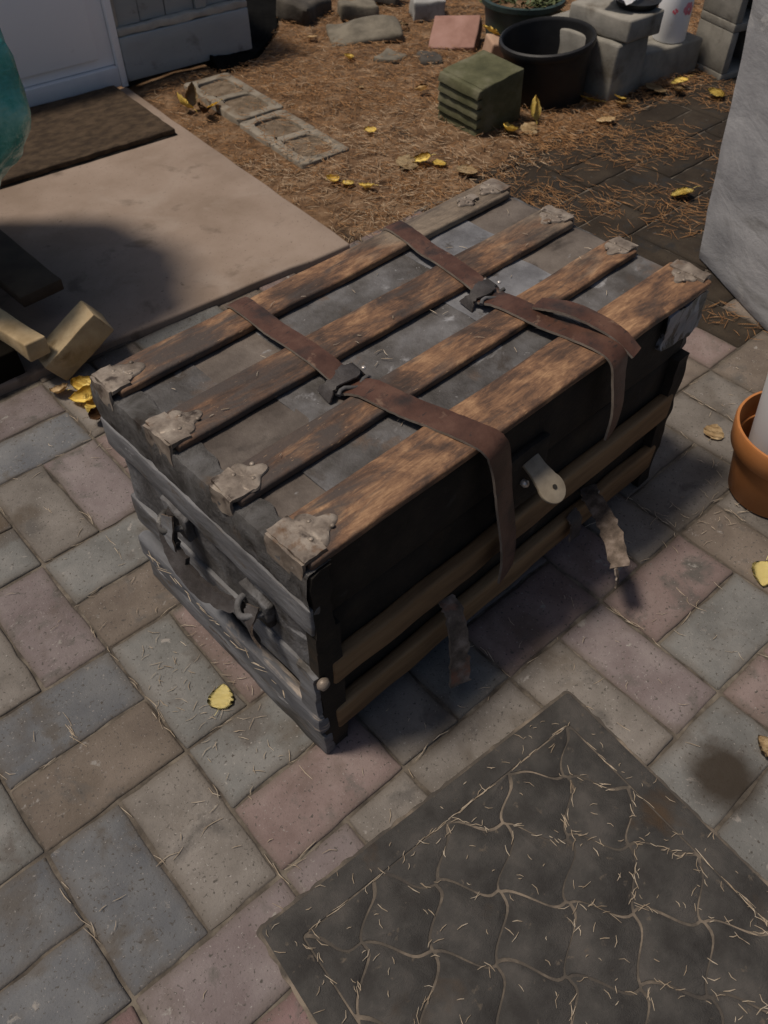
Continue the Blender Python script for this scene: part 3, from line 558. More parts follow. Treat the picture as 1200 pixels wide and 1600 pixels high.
kb = lathe_bm([(0.0, 0), (0.006, 0.0), (0.007, 0.008), (0.003, 0.012)], 14); bmesh.ops.rotate(kb, verts=kb.verts[:], cent=(0, 0, 0), matrix=Matrix.Rotation(R(90), 3, 'X')); bmesh.ops.translate(kb, verts=kb.verts[:], vec=(0.425, -0.006, 0.335)); link('lock_stud', kb, m_rivet, lk, 60)
# leather straps
def strap(path, side, w, seed, mats=(m_leath, m_lcut), th=0.0042, name='leather_strap', jag=0.0012, n=6, up=None):
    p_ = catmull(path, n); m_ = len(p_)
    ww = w if not isinstance(w, list) else [w[min(int(i/(m_-1)*(len(w)-1)), len(w)-2)]+(w[min(int(i/(m_-1)*(len(w)-1)), len(w)-2)+1]-w[min(int(i/(m_-1)*(len(w)-1)), len(w)-2)])*((i/(m_-1)*(len(w)-1)) % 1 if i < m_-1 else 1) for i in range(m_)]
    return TL(name, ribbon_bm(p_, side, ww, th, jag=jag, seed=seed, up=up), list(mats), 50)
z0 = 0.4898
s1 = strap([(0.268, 0.507, 0.440), (0.270, 0.506, 0.478), (0.271, 0.494, z0+0.001), (0.271, 0.44, z0), (0.271, 0.40, 0.487), (0.271, 0.355, z0), (0.271, 0.29, z0), (0.270, 0.25, 0.486), (0.270, 0.215, 0.482), (0.272, 0.19, z0-0.001)], (1, 0, 0), 0.037, 1, up=(0, 0.2, 1))
s2 = strap([(0.262, 0.228, 0.478), (0.275, 0.19, z0+0.001), (0.283, 0.15, z0+0.001), (0.294, 0.11, 0.488), (0.304, 0.07, z0), (0.317, 0.015, z0+0.001), (0.330, -0.012, 0.478), (0.342, -0.018, 0.440), (0.352, -0.026, 0.36), (0.364, -0.034, 0.28), (0.372, -0.036, 0.22), (0.378, -0.032, 0.165)], [Vector((1, 0.06+0.16*min(1, max(0, (i-38)/10)), 0)).normalized() for i in range(67)], 0.045, 2, up=(0, -0.35, 1))
s3 = strap([(0.628, 0.509, 0.445), (0.628, 0.508, 0.478), (0.627, 0.495, z0+0.001), (0.622, 0.44, z0), (0.616, 0.40, 0.487), (0.611, 0.355, z0), (0.602, 0.29, z0), (0.597, 0.25, 0.487), (0.594, 0.215, 0.486)], (1, 0, 0), 0.038, 5, up=(0, 0.2, 1))
s4 = strap([(0.582, 0.245, 0.480), (0.588, 0.20, z0+0.001), (0.594, 0.15, z0+0.001), (0.600, 0.11, 0.488), (0.606, 0.07, z0), (0.612, 0.015, z0+0.001), (0.618, -0.012, 0.478), (0.622, -0.019, 0.440), (0.626, -0.028, 0.38), (0.629, -0.026, 0.325)], [Vector((1, 0.06+0.16*min(1, max(0, (i-36)/9)), 0)).normalized() for i in range(55)], 0.043, 6, up=(0, -0.35, 1))
s5 = strap([(0.618, 0.150, z0+0.006), (0.622, 0.128, z0+0.012), (0.630, 0.095, z0+0.017), (0.640, 0.050, z0+0.013), (0.648, 0.010, z0+0.003), (0.655, -0.022, 0.472)], (1, 0.1, 0), [0.034, 0.036, 0.034, 0.028], 7, up=(0, 0, 1))
for (cx, cy, sd, par) in ((0.266, 0.232, 1, s1), (0.588, 0.243, 2, s3)):   # keeper loops where the strap halves meet
    pp = catmull([(cx-0.036, cy+0.002, 0.4755), (cx-0.026, cy, 0.489), (cx-0.006, cy-0.002, 0.4945), (cx+0.016, cy+0.003, 0.4940), (cx+0.032, cy+0.010, 0.488), (cx+0.042, cy+0.014, 0.4765)], 5)
    link('keeper_loop', ribbon_bm(pp, (0.15, 1, 0), [0.027+0.008*math.sin(i*0.5+sd) for i in range(len(pp))], 0.0028, jag=0.004, seed=sd*4, up=(0, 0, 1)), [m_leatk, m_leatg], par, 60)
    link('buckle', tube_bm([(cx-0.030+0.062*k/8, cy-0.024+0.005*math.sin(k*1.1), 0.4905+0.003*math.sin(k*0.8)) for k in range(9)], 0.0034), m_endd, par, 60)
    for k in range(2): link('rivet', lathe_bm([(0.0038, 0), (0.0036, 0.002), (0.0016, 0.003)], 10, c=(cx+0.028+0.012*k, cy+0.018-0.02*k, 0.4905)), m_rivet, par, 60)
# the tongue and tab sticking out below the front batten
strap([(0.668, 0.004, 0.135), (0.645, -0.022, 0.142), (0.615, -0.068, 0.152), (0.585, -0.112, 0.148), (0.556, -0.150, 0.132)], (0.80, -0.34, 0.30), [0.030, 0.033, 0.036, 0.034], 8, (m_leatg, m_lcut), 0.005, 'torn_strap_end', 0.006, up=(0, 0, 1))
strap([(0.548, -0.148, 0.135), (0.545, -0.158, 0.118), (0.547, -0.160, 0.095)], (1, 0.2, 0), 0.008, 9, (m_leatg, m_lcut), 0.003, 'torn_strap_end', 0.004)
strap([(0.262, -0.006, 0.180), (0.255, -0.032, 0.172), (0.246, -0.056, 0.130), (0.236, -0.072, 0.080), (0.228, -0.084, 0.040)], (1, -0.2, 0.1), [0.028, 0.034, 0.036, 0.040], 11, (m_leatg, m_lcut), 0.005, 'torn_strap_end', 0.007)
strap([(0.600, -0.010, 0.130), (0.604, -0.024, 0.110), (0.600, -0.030, 0.070)], (1, 0, 0), 0.030, 13, (m_leatk, m_leatg), 0.004, 'torn_strap_end', 0.006)
for (x, y, z, a, ln) in ((0.497, 0.075, 0.492, 2.0, 0.012), (0.105, 0.02, 0.4935, 0.5, 0.010), (0.80, 0.115, 0.4765, 2.6, 0.018), (0.858, 0.282, 0.4945, 1.2, 0.016), (0.66, 0.425, 0.477, 1.1, 0.015)): pass

# ------------------------------------------------------------------ rubber mat with flagstone pads
MA = R(-5.9); MC = Vector((0.372, -0.205, 0)); MW, ML = 0.632, 0.80
mt = empty('rubber_mat', MC, MA, 'dark grey rubber mat with a waving trellis pattern, littered with needles', 'mat')
def rdense(poly, L=0.008):
    out = []
    for i in range(len(poly)):
        a, b = poly[i], poly[(i+1) % len(poly)]; k = max(1, int(math.hypot(b[0]-a[0], b[1]-a[1])/L))
        out += [(a[0]+(b[0]-a[0])*q/k, a[1]+(b[1]-a[1])*q/k) for q in range(k)]
    return out
def rrect(x0, x1, y0, y1, r, n=6):
    out = []
    for cx, cy, a in ((x1-r, y1-r, 0), (x0+r, y1-r, 90), (x0+r, y0+r, 180), (x1-r, y0+r, 270)):
        for k in range(n+1): t = R(a+90*k/n); out.append((cx+r*math.cos(t), cy+r*math.sin(t)))
    return out
bm = prism_bm([(x+0.004*noise.noise(Vector((x*60, y*60, 0))), y+0.004*noise.noise(Vector((x*60, y*60, 7)))) for x, y in rdense(rrect(-MW, 0, -ML, 0, 0.009))], 0.0012, 0.0076); bevel(bm, 0.0012, 1, 70); link('base', bm, m_rubg, mt, 40)
def clip(poly, n, d):
    out = []
    for i in range(len(poly)):
        a, b = poly[i], poly[(i+1) % len(poly)]; da, db = a[0]*n[0]+a[1]*n[1]-d, b[0]*n[0]+b[1]*n[1]-d
        if da <= 0: out.append(a)
        if (da < 0 < db) or (db < 0 < da):
            t = da/(da-db); out.append((a[0]+(b[0]-a[0])*t, a[1]+(b[1]-a[1])*t))
    return out
# border strip with its own inner groove
bo = rrect(-MW+0.0055, -0.0055, -ML+0.0055, -0.0055, 0.007); bi = rrect(-MW+0.0478, -0.0478, -ML+0.0478, -0.0478, 0.006)
bm = bmesh.new(); o0 = [bm.verts.new((x, y, 0.0078)) for x, y in bo]; o1 = [bm.verts.new((x, y, 0.0090)) for x, y in bo]; i1 = [bm.verts.new((x, y, 0.0095)) for x, y in bi]; i0 = [bm.verts.new((x, y, 0.0078)) for x, y in bi]
for A, B in ((o0, o1), (o1, i1), (i1, i0)):
    for k in range(len(A)): bm.faces.new((A[k], A[(k+1) % len(A)], B[(k+1) % len(A)], B[k]))
bevel(bm, 0.0012, 2, 60); link('border', bm, m_rub, mt, 50)
rm = random.Random(21); pts = []
for j in range(-12, 13):
    for i in range(-12, 13):
        u_, v_ = i*0.094, j*0.094; x, y = -MW/2+(u_-v_)*0.7071, -ML/2+0.02+(u_+v_)*0.7071
        if -MW-0.02 < x < 0.02 and -ML-0.02 < y < 0.02: pts.append((x+rm.uniform(-0.006, 0.006), y+rm.uniform(-0.006, 0.006)))
def warp(x, y):
    f = max(0, min(1, (min(-0.0505-x, x+MW-0.0505, -0.0505-y, y+ML-0.0505)-0.0002)/0.03))
    return (x+f*(0.010*math.sin(46*(x+y)+1.3)+0.006*noise.noise(Vector((x*18, y*18, 1)))), y+f*(0.010*math.sin(46*(x-y)+0.4)+0.006*noise.noise(Vector((x*18, y*18, 5)))))
groove = []
for a in pts:
    poly = [(-MW+0.0505, -ML+0.0505), (-0.0505, -ML+0.0505), (-0.0505, -0.0505), (-MW+0.0505, -0.0505)]
    for b in pts:
        if b is a: continue
        n = (b[0]-a[0], b[1]-a[1]); l = math.hypot(*n)
        if l > 0.35: continue
        n = (n[0]/l, n[1]/l); poly = clip(poly, n, n[0]*(a[0]+b[0])/2+n[1]*(a[1]+b[1])/2-0.0030)
        if len(poly) < 3: break
    if len(poly) < 3: continue
    ar = 0.5*sum(poly[i][0]*poly[(i+1) % len(poly)][1]-poly[(i+1) % len(poly)][0]*poly[i][1] for i in range(len(poly)))
    if abs(ar) < 0.0006: continue
    # irregular, softly waving outline
    dn = []
    for i in range(len(poly)):
        p0, p1 = poly[i], poly[(i+1) % len(poly)]; l = math.hypot(p1[0]-p0[0], p1[1]-p0[1]); k = max(1, int(l/0.008))
        for q in range(k):
            far_ = min(q, k-q) > 1
            x, y = p0[0]+(p1[0]-p0[0])*q/k, p0[1]+(p1[1]-p0[1])*q/k
            wx, wy = warp(x, y); wx = min(-0.0502, max(-MW+0.0502, wx)); wy = min(-0.0502, max(-ML+0.0502, wy)); dn.append((wx, wy))
            if far_: groove.append((wx+(x-a[0])*0.03, wy+(y-a[1])*0.03, math.atan2(p1[1]-p0[1], p1[0]-p0[0])))
    bm = prism_bm(dn, 0.0077, 0.0090+rm.uniform(0, 0.0005)); bevel(bm, 0.0010, 1, 70); link('pad', bm, m_rub, mt, 50)

# ------------------------------------------------------------------ pots
tp = empty('terracotta_pot', (1.062, -0.205, 0), 0, 'orange terracotta coloured pot holding a white bucket at the right edge', 'plant pot')
link('body', lathe_bm([(0.074, 0.004), (0.085, 0.002), (0.088, 0.006), (0.108, 0.128), (0.104, 0.128), (0.084, 0.012), (0.0, 0.012)], 64), m_terra, tp, 40)
link('rim', lathe_bm([(0.1085, 0.122), (0.116, 0.122), (0.119, 0.126), (0.124, 0.172), (0.122, 0.178), (0.117, 0.178), (0.1085, 0.124)], 64, ring=True), m_terra, tp, 40)
bk = empty('white_bucket', (1.068, -0.207, 0.0135), 0, 'white plastic bucket standing inside the orange pot', 'bucket')
link('body', lathe_bm([(0.070, 0.0), (0.074, 0.001), (0.077, 0.006), (0.1085, 0.330), (0.106, 0.330), (0.074, 0.01), (0.0, 0.01)], 64), m_whitep, bk, 40)
link('rim', lathe_bm([(0.109, 0.315), (0.116, 0.315), (0.117, 0.326), (0.115, 0.336), (0.109, 0.337)], 64, ring=True), m_whitep, bk, 40)
kp = empty('black_pot', (2.318, 1.428, 0.0), 0, 'large black plastic plant pot with a rolled rim, empty', 'plant pot')
link('body', lathe_bm([(0.132, -0.01), (0.139, -0.012), (0.142, -0.006), (0.163, 0.20), (0.158, 0.20), (0.137, 0.01), (0.0, 0.01)], 56), m_bpot, kp, 40)
link('rim', lathe_bm([(0.1635, 0.185), (0.170, 0.186), (0.174, 0.198), (0.172, 0.210), (0.164, 0.214), (0.158, 0.206), (0.158, 0.19)], 56, ring=True), m_bpot, kp, 50)
for o in kp.children: pass
kp.rotation_euler = (R(-2), R(-6), 0)
gp = empty('green_pot', (2.60, 1.80, 0.0), 0, 'dark green plant pot with a trailing plant behind the black pot', 'plant pot')
link('body', lathe_bm([(0.12, -0.01), (0.13, -0.01), (0.155, 0.19), (0.15, 0.19), (0.13, 0.01), (0.0, 0.01)], 48), m_gpot, gp, 40)
link('rim', lathe_bm([(0.1555, 0.178), (0.166, 0.18), (0.167, 0.198), (0.152, 0.20), (0.150, 0.186)], 48, ring=True), m_gpot, gp, 40)
link('soil_fill', lathe_bm([(0.0, 0.150), (0.145, 0.15), (0.142, 0.165), (0.0, 0.175)], 32), m_soil, gp, 60)
def leaf_quads(bm, p, d, l, w, up=Vector((0, 0, 1))):
    s = d.cross(up); s = s.normalized() if s.length > 1e-3 else Vector((1, 0, 0))
    a = [bm.verts.new(p), bm.verts.new(p+d*l*0.45+s*w), bm.verts.new(p+d*l-up*l*0.12), bm.verts.new(p+d*l*0.45-s*w)]
    bm.faces.new((a[0], a[1], a[2])); bm.faces.new((a[0], a[2], a[3]))
plant = empty('trailing_plant', (2.60, 1.80, 0.17), 0, 'small sparse green plant growing in the dark green pot', 'plant')
bm = bmesh.new(); b2 = bmesh.new(); rl = random.Random(3)
for k in range(34):
    a = rl.uniform(0, 6.28); d = Vector((math.cos(a), math.sin(a), rl.uniform(0.2, 0.9))).normalized(); p = Vector((math.cos(a)*0.03, math.sin(a)*0.03, 0))
    st = [p+d*0.035*q-Vector((0, 0, 0.004*q*q)) for q in range(5)]; tube_bm(st, 0.0016, 4, b2)
    for q in range(1, 5):
        for s_ in (-1, 1): leaf_quads(bm, st[q], (d+Vector((rl.uniform(-1, 1), rl.uniform(-1, 1), rl.uniform(-0.2, 0.4)))).normalized(), 0.03, 0.008)
link('foliage', bm, m_green, plant); link('stems', b2, m_green, plant)

# ------------------------------------------------------------------ blocks, stones
def oriented(o, loc, rot): o.location = loc; o.rotation_euler = rot; return o
rb = empty('ribbed_block', (1.862, 1.358, 0.0), R(-3), 'mossy olive concrete retaining block with a ribbed face', 'concrete block'); rb.rotation_euler = (R(3), R(-5), R(-3))
bm = box_bm(0.014, 0.215, 0.0, 0.198, -0.012, 0.168); densify(bm, 0.05); bevel(bm, 0.006, 2); rough(bm, 0.0025, 26, 1); link('body', bm, m_moss, rb, 45)
for k in range(5):
    bm = box_bm(-0.010, 0.020, 0.000, 0.197, 0.001+k*0.0335, 0.029+k*0.0335)
    for v in bm.verts:
        if v.co.x < 0 and v.co.z > 0.015+k*0.0335: v.co.x += 0.010
    densify(bm, 0.03); bevel(bm, 0.0035, 2); rough(bm, 0.0022, 40, k*4); link('rib', bm, m_moss, rb, 45)
def stone(name, loc, dims, rot, mat, label, cat='stone', bv=0.010, amp=0.006, sc=16, seed=0):
    bm = box_bm(-dims[0]/2, dims[0]/2, -dims[1]/2, dims[1]/2, 0, dims[2]); densify(bm, max(dims)/5); bevel(bm, bv, 2); rough(bm, amp, sc, seed)
    o = link(name, bm, mat, None, 50); oriented(o, loc, rot); tag(o, label, cat); return o
stone('cap_block', (2.555, 1.335, 0.1985), (0.19, 0.28, 0.076), (0, 0, R(-4)), m_block, 'grey concrete block laid flat on top of the corner stack', 'concrete block', 0.008, 0.004, 14, 3)
stone('stack_block', (2.535, 1.405, -0.01), (0.19, 0.37, 0.205), (0, 0, R(-2)), m_block, 'lower pale concrete block of the corner stack, beside the black pot', 'concrete block', 0.009, 0.005, 14, 5)
stone('low_block', (2.800, 1.295, -0.01), (0.33, 0.19, 0.128), (0, 0, R(-11)), m_block, 'low grey concrete block with a white canister standing on it', 'concrete block', 0.008, 0.004, 14, 7)
# upright hollow block
ub = empty('upright_block', (3.05, 1.11, -0.01), R(-18), 'hollow concrete block stood on end, its two cells dark', 'concrete block')
bm = bmesh.new()
for d in ((-0.10, 0.10, -0.095, 0.095, 0, 0.03), (-0.10, 0.10, -0.095, 0.095, 0.175, 0.205), (-0.10, 0.10, -0.095, 0.095, 0.36, 0.39), (-0.10, -0.068, -0.0945, 0.0945, 0.03, 0.175), (0.068, 0.10, -0.0945, 0.0945, 0.03, 0.175), (-0.10, -0.068, -0.0945, 0.0945, 0.205, 0.36), (0.068, 0.10, -0.0945, 0.0945, 0.205, 0.36)): box_bm(*d, bm)
bevel(bm, 0.004, 2); link('shell', bm, m_block, ub, 45)
rbox('shade_panel', (-0.066, 0.066, 0.05, 0.09, 0.02, 0.37), m_void, ub, 0.002)  # near-black panel paints the dark inside the cells
# canister with a printed flower and a dark jar behind it
cn = empty('white_canister', (2.838, 1.262, 0.1175), 0, 'white canister with a pink flower print on the low block', 'canister')
link('body', lathe_bm([(0.056, 0.0), (0.060, 0.002), (0.062, 0.006), (0.062, 0.168), (0.058, 0.170)], 40), m_whitep, cn, 40)
link('lid', lathe_bm([(0.059, 0.1705), (0.064, 0.1705), (0.064, 0.186), (0.060, 0.188)], 40), m_bpot, cn, 40)
def petals(name, cx, cz, r, n, seed):
    bm = bmesh.new(); rg = random.Random(seed)
    for k in range(n):
        a = 2*math.pi*k/n+rg.uniform(-0.2, 0.2); u, v = cx+r*0.62*math.cos(a), cz+r*0.62*math.sin(a); rr_ = r*rg.uniform(0.42, 0.6); vs = []
        for q in range(9):
            t = 2*math.pi*q/9; th = R(232)+(u+rr_*math.cos(t)*0.8)/0.062; rad = 0.0628+0.0002*k
            vs.append(bm.verts.new((rad*math.cos(th), rad*math.sin(th), v+rr_*math.sin(t))))
        bm.faces.new(vs)
    link(name, bm, m_print, cn)
petals('flower_print', 0.030, 0.118, 0.022, 6, 1); petals('flower_print', -0.022, 0.112, 0.010, 4, 2)
dj = empty('dark_jar', (2.905, 1.345, 0.1175), 0, 'dark brown jar just behind the white canister', 'jar')
link('body', lathe_bm([(0.05, 0.0), (0.055, 0.003), (0.055, 0.15), (0.046, 0.17), (0.046, 0.19)], 32), m_pald, dj, 40)
link('lid', lathe_bm([(0.049, 0.1905), (0.05, 0.192), (0.05, 0.205), (0.046, 0.208)], 32), m_bpot, dj, 40)
sh = empty('black_saucer', (2.600, 1.285, 0.2775), 0, 'black plastic saucer on the stacked concrete block', 'saucer')
link('dish', lathe_bm([(0.06, 0.0), (0.07, 0.001), (0.085, 0.022), (0.082, 0.022), (0.066, 0.005), (0.0, 0.004)], 40), m_bpot, sh, 40)
bm = bmesh.new(); N = 8; gg = [[bm.verts.new((-0.075+0.15*i/N, -0.055+0.11*j/N, 0.006+0.018*(noise.noise(Vector((i*0.5, j*0.6, 2)))+0.5))) for i in range(N+1)] for j in range(N+1)]
for j in range(N):
    for i in range(N): bm.faces.new((gg[j][i], gg[j][i+1], gg[j+1][i+1], gg[j+1][i]))
bmesh.ops.solidify(bm, geom=bm.faces[:], thickness=0.001)
oriented(tag(link('crumpled_paper', bm, m_whitep, None, 60), 'sheet of white paper lying on the black saucer', 'paper'), (2.555, 1.325, 0.296), (0.1, 0.06, 0.3))
stone('flat_rock', (2.235, 2.335, 0.012), (0.30, 0.17, 0.035), (R(8), R(-6), R(-38)), m_stone, 'flat tan rock with a dark underside on the litter near the house', 'rock', 0.012, 0.022, 9, 4)
stone('grey_brick', (2.375, 2.545, 0.0), (0.17, 0.09, 0.065), (0, R(4), R(-30)), m_stone, 'grey brick half buried behind the flat rock', 'brick', 0.010, 0.008, 16, 6)
stone('pale_block', (2.605, 2.335, 0.0), (0.14, 0.11, 0.085), (R(4), 0, R(-34)), m_gblk, 'pale grey block between the flat rock and pink paver', 'concrete block', 0.008, 0.007, 18, 8)
stone('pink_paver', (2.475, 2.03, 0.005), (0.20, 0.155, 0.062), (R(34), R(-6), R(-62)), m_brickp, 'pink concrete paver propped on its edge', 'paver', 0.006, 0.003, 18, 9)
stone('tan_brick', (2.395, 1.775, 0.0), (0.062, 0.10, 0.10), (R(6), R(10), R(-30)), m_brickt, 'small tan brick end with a leaf on it, beside the black pot', 'brick', 0.007, 0.003, 18, 10)
stone('half_buried_stone', (2.15, 2.09, -0.008), (0.13, 0.10, 0.03), (R(5), R(3), 0.4), m_stone, 'grey stone half buried in needles below the flat rock', 'stone', 0.012, 0.012, 14, 11)
stone('buried_stone', (2.255, 1.975, -0.008), (0.12, 0.09, 0.03), (0, R(5), 1.0), m_stoned, 'brown stone half buried left of the pink paver', 'stone', 0.012, 0.010, 14, 12)
stone('dark_rock', (2.20, 2.72, -0.01), (0.20, 0.17, 0.10), (0.1, 0.1, 0.3), m_stoned, 'dark rock at the edge of the black corner', 'rock', 0.02, 0.02, 10, 13)
stone('upright_slate', (2.565, 2.60, 0), (0.05, 0.16, 0.12), (0, 0.3, 0.5), m_stoned, 'dark upright slate behind the pale grey block', 'stone', 0.01, 0.012, 12, 14)

# ------------------------------------------------------------------ leaning weathered board at the right
bd = empty('leaning_board', (1.738, 0.403, 0.0), 0, 'wide weathered grey board leaning at the right edge', 'board')
bdir = Vector((-0.470, -0.883, 0)); tdir = Vector((-0.115, 0.0, 0.993)); tdir = (tdir-bdir*tdir.dot(bdir)).normalized(); nd = bdir.cross(tdir).normalized()
if nd.x > 0: nd = -nd
MB = Matrix(((bdir.x, tdir.x, nd.x, 0), (bdir.y, tdir.y, nd.y, 0), (bdir.z, tdir.z, nd.z, 0), (0, 0, 0, 1)))
bm = box_bm(0, 0.62, 0.002, 1.15, -0.04, 0.0); densify(bm, 0.05); bevel(bm, 0.006, 2); rough(bm, 0.007, 7, 2, (0.8, 0.5, 1))
for v in bm.verts:
    if v.co.z > -0.02: v.co.z += 0.004*math.sin(v.co.y*46+3*noise.noise(v.co*6))*max(0, 1-v.co.x*2.2)*max(0, 1-abs(v.co.y-0.07)*9)+0.003*noise.noise(Vector((v.co.x*5, v.co.y*16, 2)))
bmesh.ops.transform(bm, matrix=MB, verts=bm.verts[:]); link('plank', bm, m_post, bd, 60)

# ------------------------------------------------------------------ pallet and bag at the left
pl = empty('wooden_pallet', (0.2, 1.2, 0), 0, 'small broken wooden pallet with a loose timber stub at the left edge', 'pallet')
def P_(name, bm, mat): return link(name, bm, mat, pl, 45, True)
e1 = Vector((-0.84, 0.12, -0.53)).normalized(); e2 = Vector((0.50, -0.06, -0.86)); e2 = (e2-e1*e2.dot(e1)).normalized(); e3 = e1.cross(e2); e3 = e3 if e3.y > 0 else -e3
B0 = Vector((0.270, 1.135, 0.150))
MS = Matrix(((e1.x, e2.x, e3.x, B0.x), (e1.y, e2.y, e3.y, B0.y), (e1.z, e2.z, e3.z, B0.z), (0, 0, 0, 1)))
bm = box_bm(0, 0.172, 0, 0.072, 0, 0.078); densify(bm, 0.05); bevel(bm, 0.004, 2); rough(bm, 0.002, 18, 3); bmesh.ops.transform(bm, matrix=MS, verts=bm.verts[:]); P_('timber_stub', bm, m_pal)
for (x0, x1, z0_, z1_, y0_, mt_, sd) in ((0.106, 0.160, 0.082, 0.128, 1.165, m_pal, 1), (0.190, 0.305, 0.092, 0.124, 1.365, m_pald, 2), (-0.05, 0.05, 0.098, 0.118, 1.26, m_pald, 3)):
    bm = box_bm(x0, x1, y0_, 2.05, z0_, z1_); densify(bm, 0.06); bevel(bm, 0.004, 2); rough(bm, 0.006, 9, sd)
    for v in bm.verts: v.co.x -= (v.co.y-1.15)*0.13*(1 if sd == 1 else 0.0)
    P_('deck_board', bm, mt_)
bm = box_bm(-0.36, -0.06, 1.45, 1.95, 0.1185, 0.255); bevel(bm, 0.004, 2); P_('dark_box', bm, m_void)
bm = box_bm(-0.35, 0.10, 1.225, 2.0, 0.002, 0.090); bevel(bm, 0.004, 2); P_('dark_box', bm, m_void)  # near-black box stands in for the deep shade under the pallet
bm = box_bm(0.10, 0.30, 1.62, 1.69, 0.052, 0.0975); bevel(bm, 0.004, 2); P_('bearer', bm, m_pald)
bm = bmesh.new(); bmesh.ops.create_icosphere(bm, subdivisions=5, radius=1.0)
for v in bm.verts:
    c = v.co.copy(); an = math.atan2(c.y, c.x); n = noise.noise(c*1.7)*0.10+abs(noise.noise(Vector((an*2.6+c.z*1.3, c.z*1.6, 4))))*0.16+abs(noise.noise(Vector((an*7+c.z*3, c.z*4, 9))))*0.06
    s_ = 1-0.10+n; h = c.z; wd = 1.0 if h > -0.2 else 1.0-0.22*(-0.2-h)
    v.co = Vector((c.x*0.325*s_*wd, c.y*0.40*s_*wd, 0.40+(h if h > -0.75 else -0.75)*0.42*s_))
bg_ = link('green_plastic_bag', bm, m_bag, None, 179); bg_.location = (0.150, 1.675, 0.205)
tag(bg_, 'crumpled turquoise green plastic bag resting on the pallet at left', 'plastic bag')

# ------------------------------------------------------------------ leaves
def leaf_mesh(seed, curl, wide=1.0):
    bm = bmesh.new(); n = 13; rows = []; rg = random.Random(seed); cs = rg.uniform(0.6, 1.3)
    for i in range(n+1):
        t = i/n; w = wide*0.026*max(0.0, math.sin(math.pi*t**0.72))**0.72*(1-0.18*t)+0.0004; x = (t-0.5)*0.062
        row = []
        for k in range(-2, 3):
            u = k/2; z = curl*0.012*(u*u)*math.sin(math.pi*t)+curl*0.010*(t-0.5)**2*4*cs+0.0012*math.sin(t*20+k)+0.001
            row.append(bm.verts.new((x, u*w*(1+0.05*math.sin(i*2.3+seed)), z)))
        rows.append(row)
    for a, b in zip(rows, rows[1:]):
        for k in range(4): bm.faces.new((a[k], a[k+1], b[k+1], b[k]))
    bmesh.ops.solidify(bm, geom=bm.faces[:], thickness=0.0004)
    tube_bm([(-0.031, 0, 0.002+curl*0.009), (-0.040, 0.002, 0.003+curl*0.010), (-0.048, 0.005, 0.004+curl*0.008)], 0.0006, 4, bm)
    me = bpy.data.meshes.new('leaf'); bmesh.ops.recalc_face_normals(bm, faces=bm.faces[:]); bm.to_mesh(me); bm.free(); me.polygons.foreach_set('use_smooth', [True]*len(me.polygons)); return me
LM = [leaf_mesh(k, c, w) for k, (c, w) in enumerate(((0.08, 1.16), (0.55, 1.0), (1.2, 0.9), (0.35, 1.12), (1.9, 0.75)))]
LMM = {}
def leaf(x, y, z, mesh, mat, s, rot, label, group='fallen yellow leaves'):
    key = (mesh, mat.name)
    if key not in LMM: m2 = LM[mesh].copy(); m2.name = 'leaf'; m2.materials.append(mat); LMM[key] = m2
    o = bpy.data.objects.new('fallen_leaf', LMM[key]); COL.objects.link(o); o.location = (x, y, z); o.rotation_euler = rot; o.scale = (s, s, s)
    tag(o, label, 'leaf', group); return o
Y, P, B, D = m_leaf, m_leafp, m_leafb, m_leafd
leaf(-0.071, 0.197, 0.003, 0, P, 0.80, (0, 0.0, 0.75), 'pale yellow round leaf lying flat on a grey paver beside the trunk')
leaf(0.846, -0.312, 0.004, 1, P, 1.0, (0.15, 0.1, 3.6), 'pale yellow pointed leaf on the pavers near the orange pot')
leaf(0.525, -0.500, 0.003, 1, B, 0.8, (0.1, 0.1, 1.2), 'tan curled leaf at the right edge beside the rubber mat')
leaf(1.133, -0.025, 0.003, 3, B, 0.85, (0.1, 0.0, 0.3), 'dry whitish leaf on the pavers between trunk and orange pot')
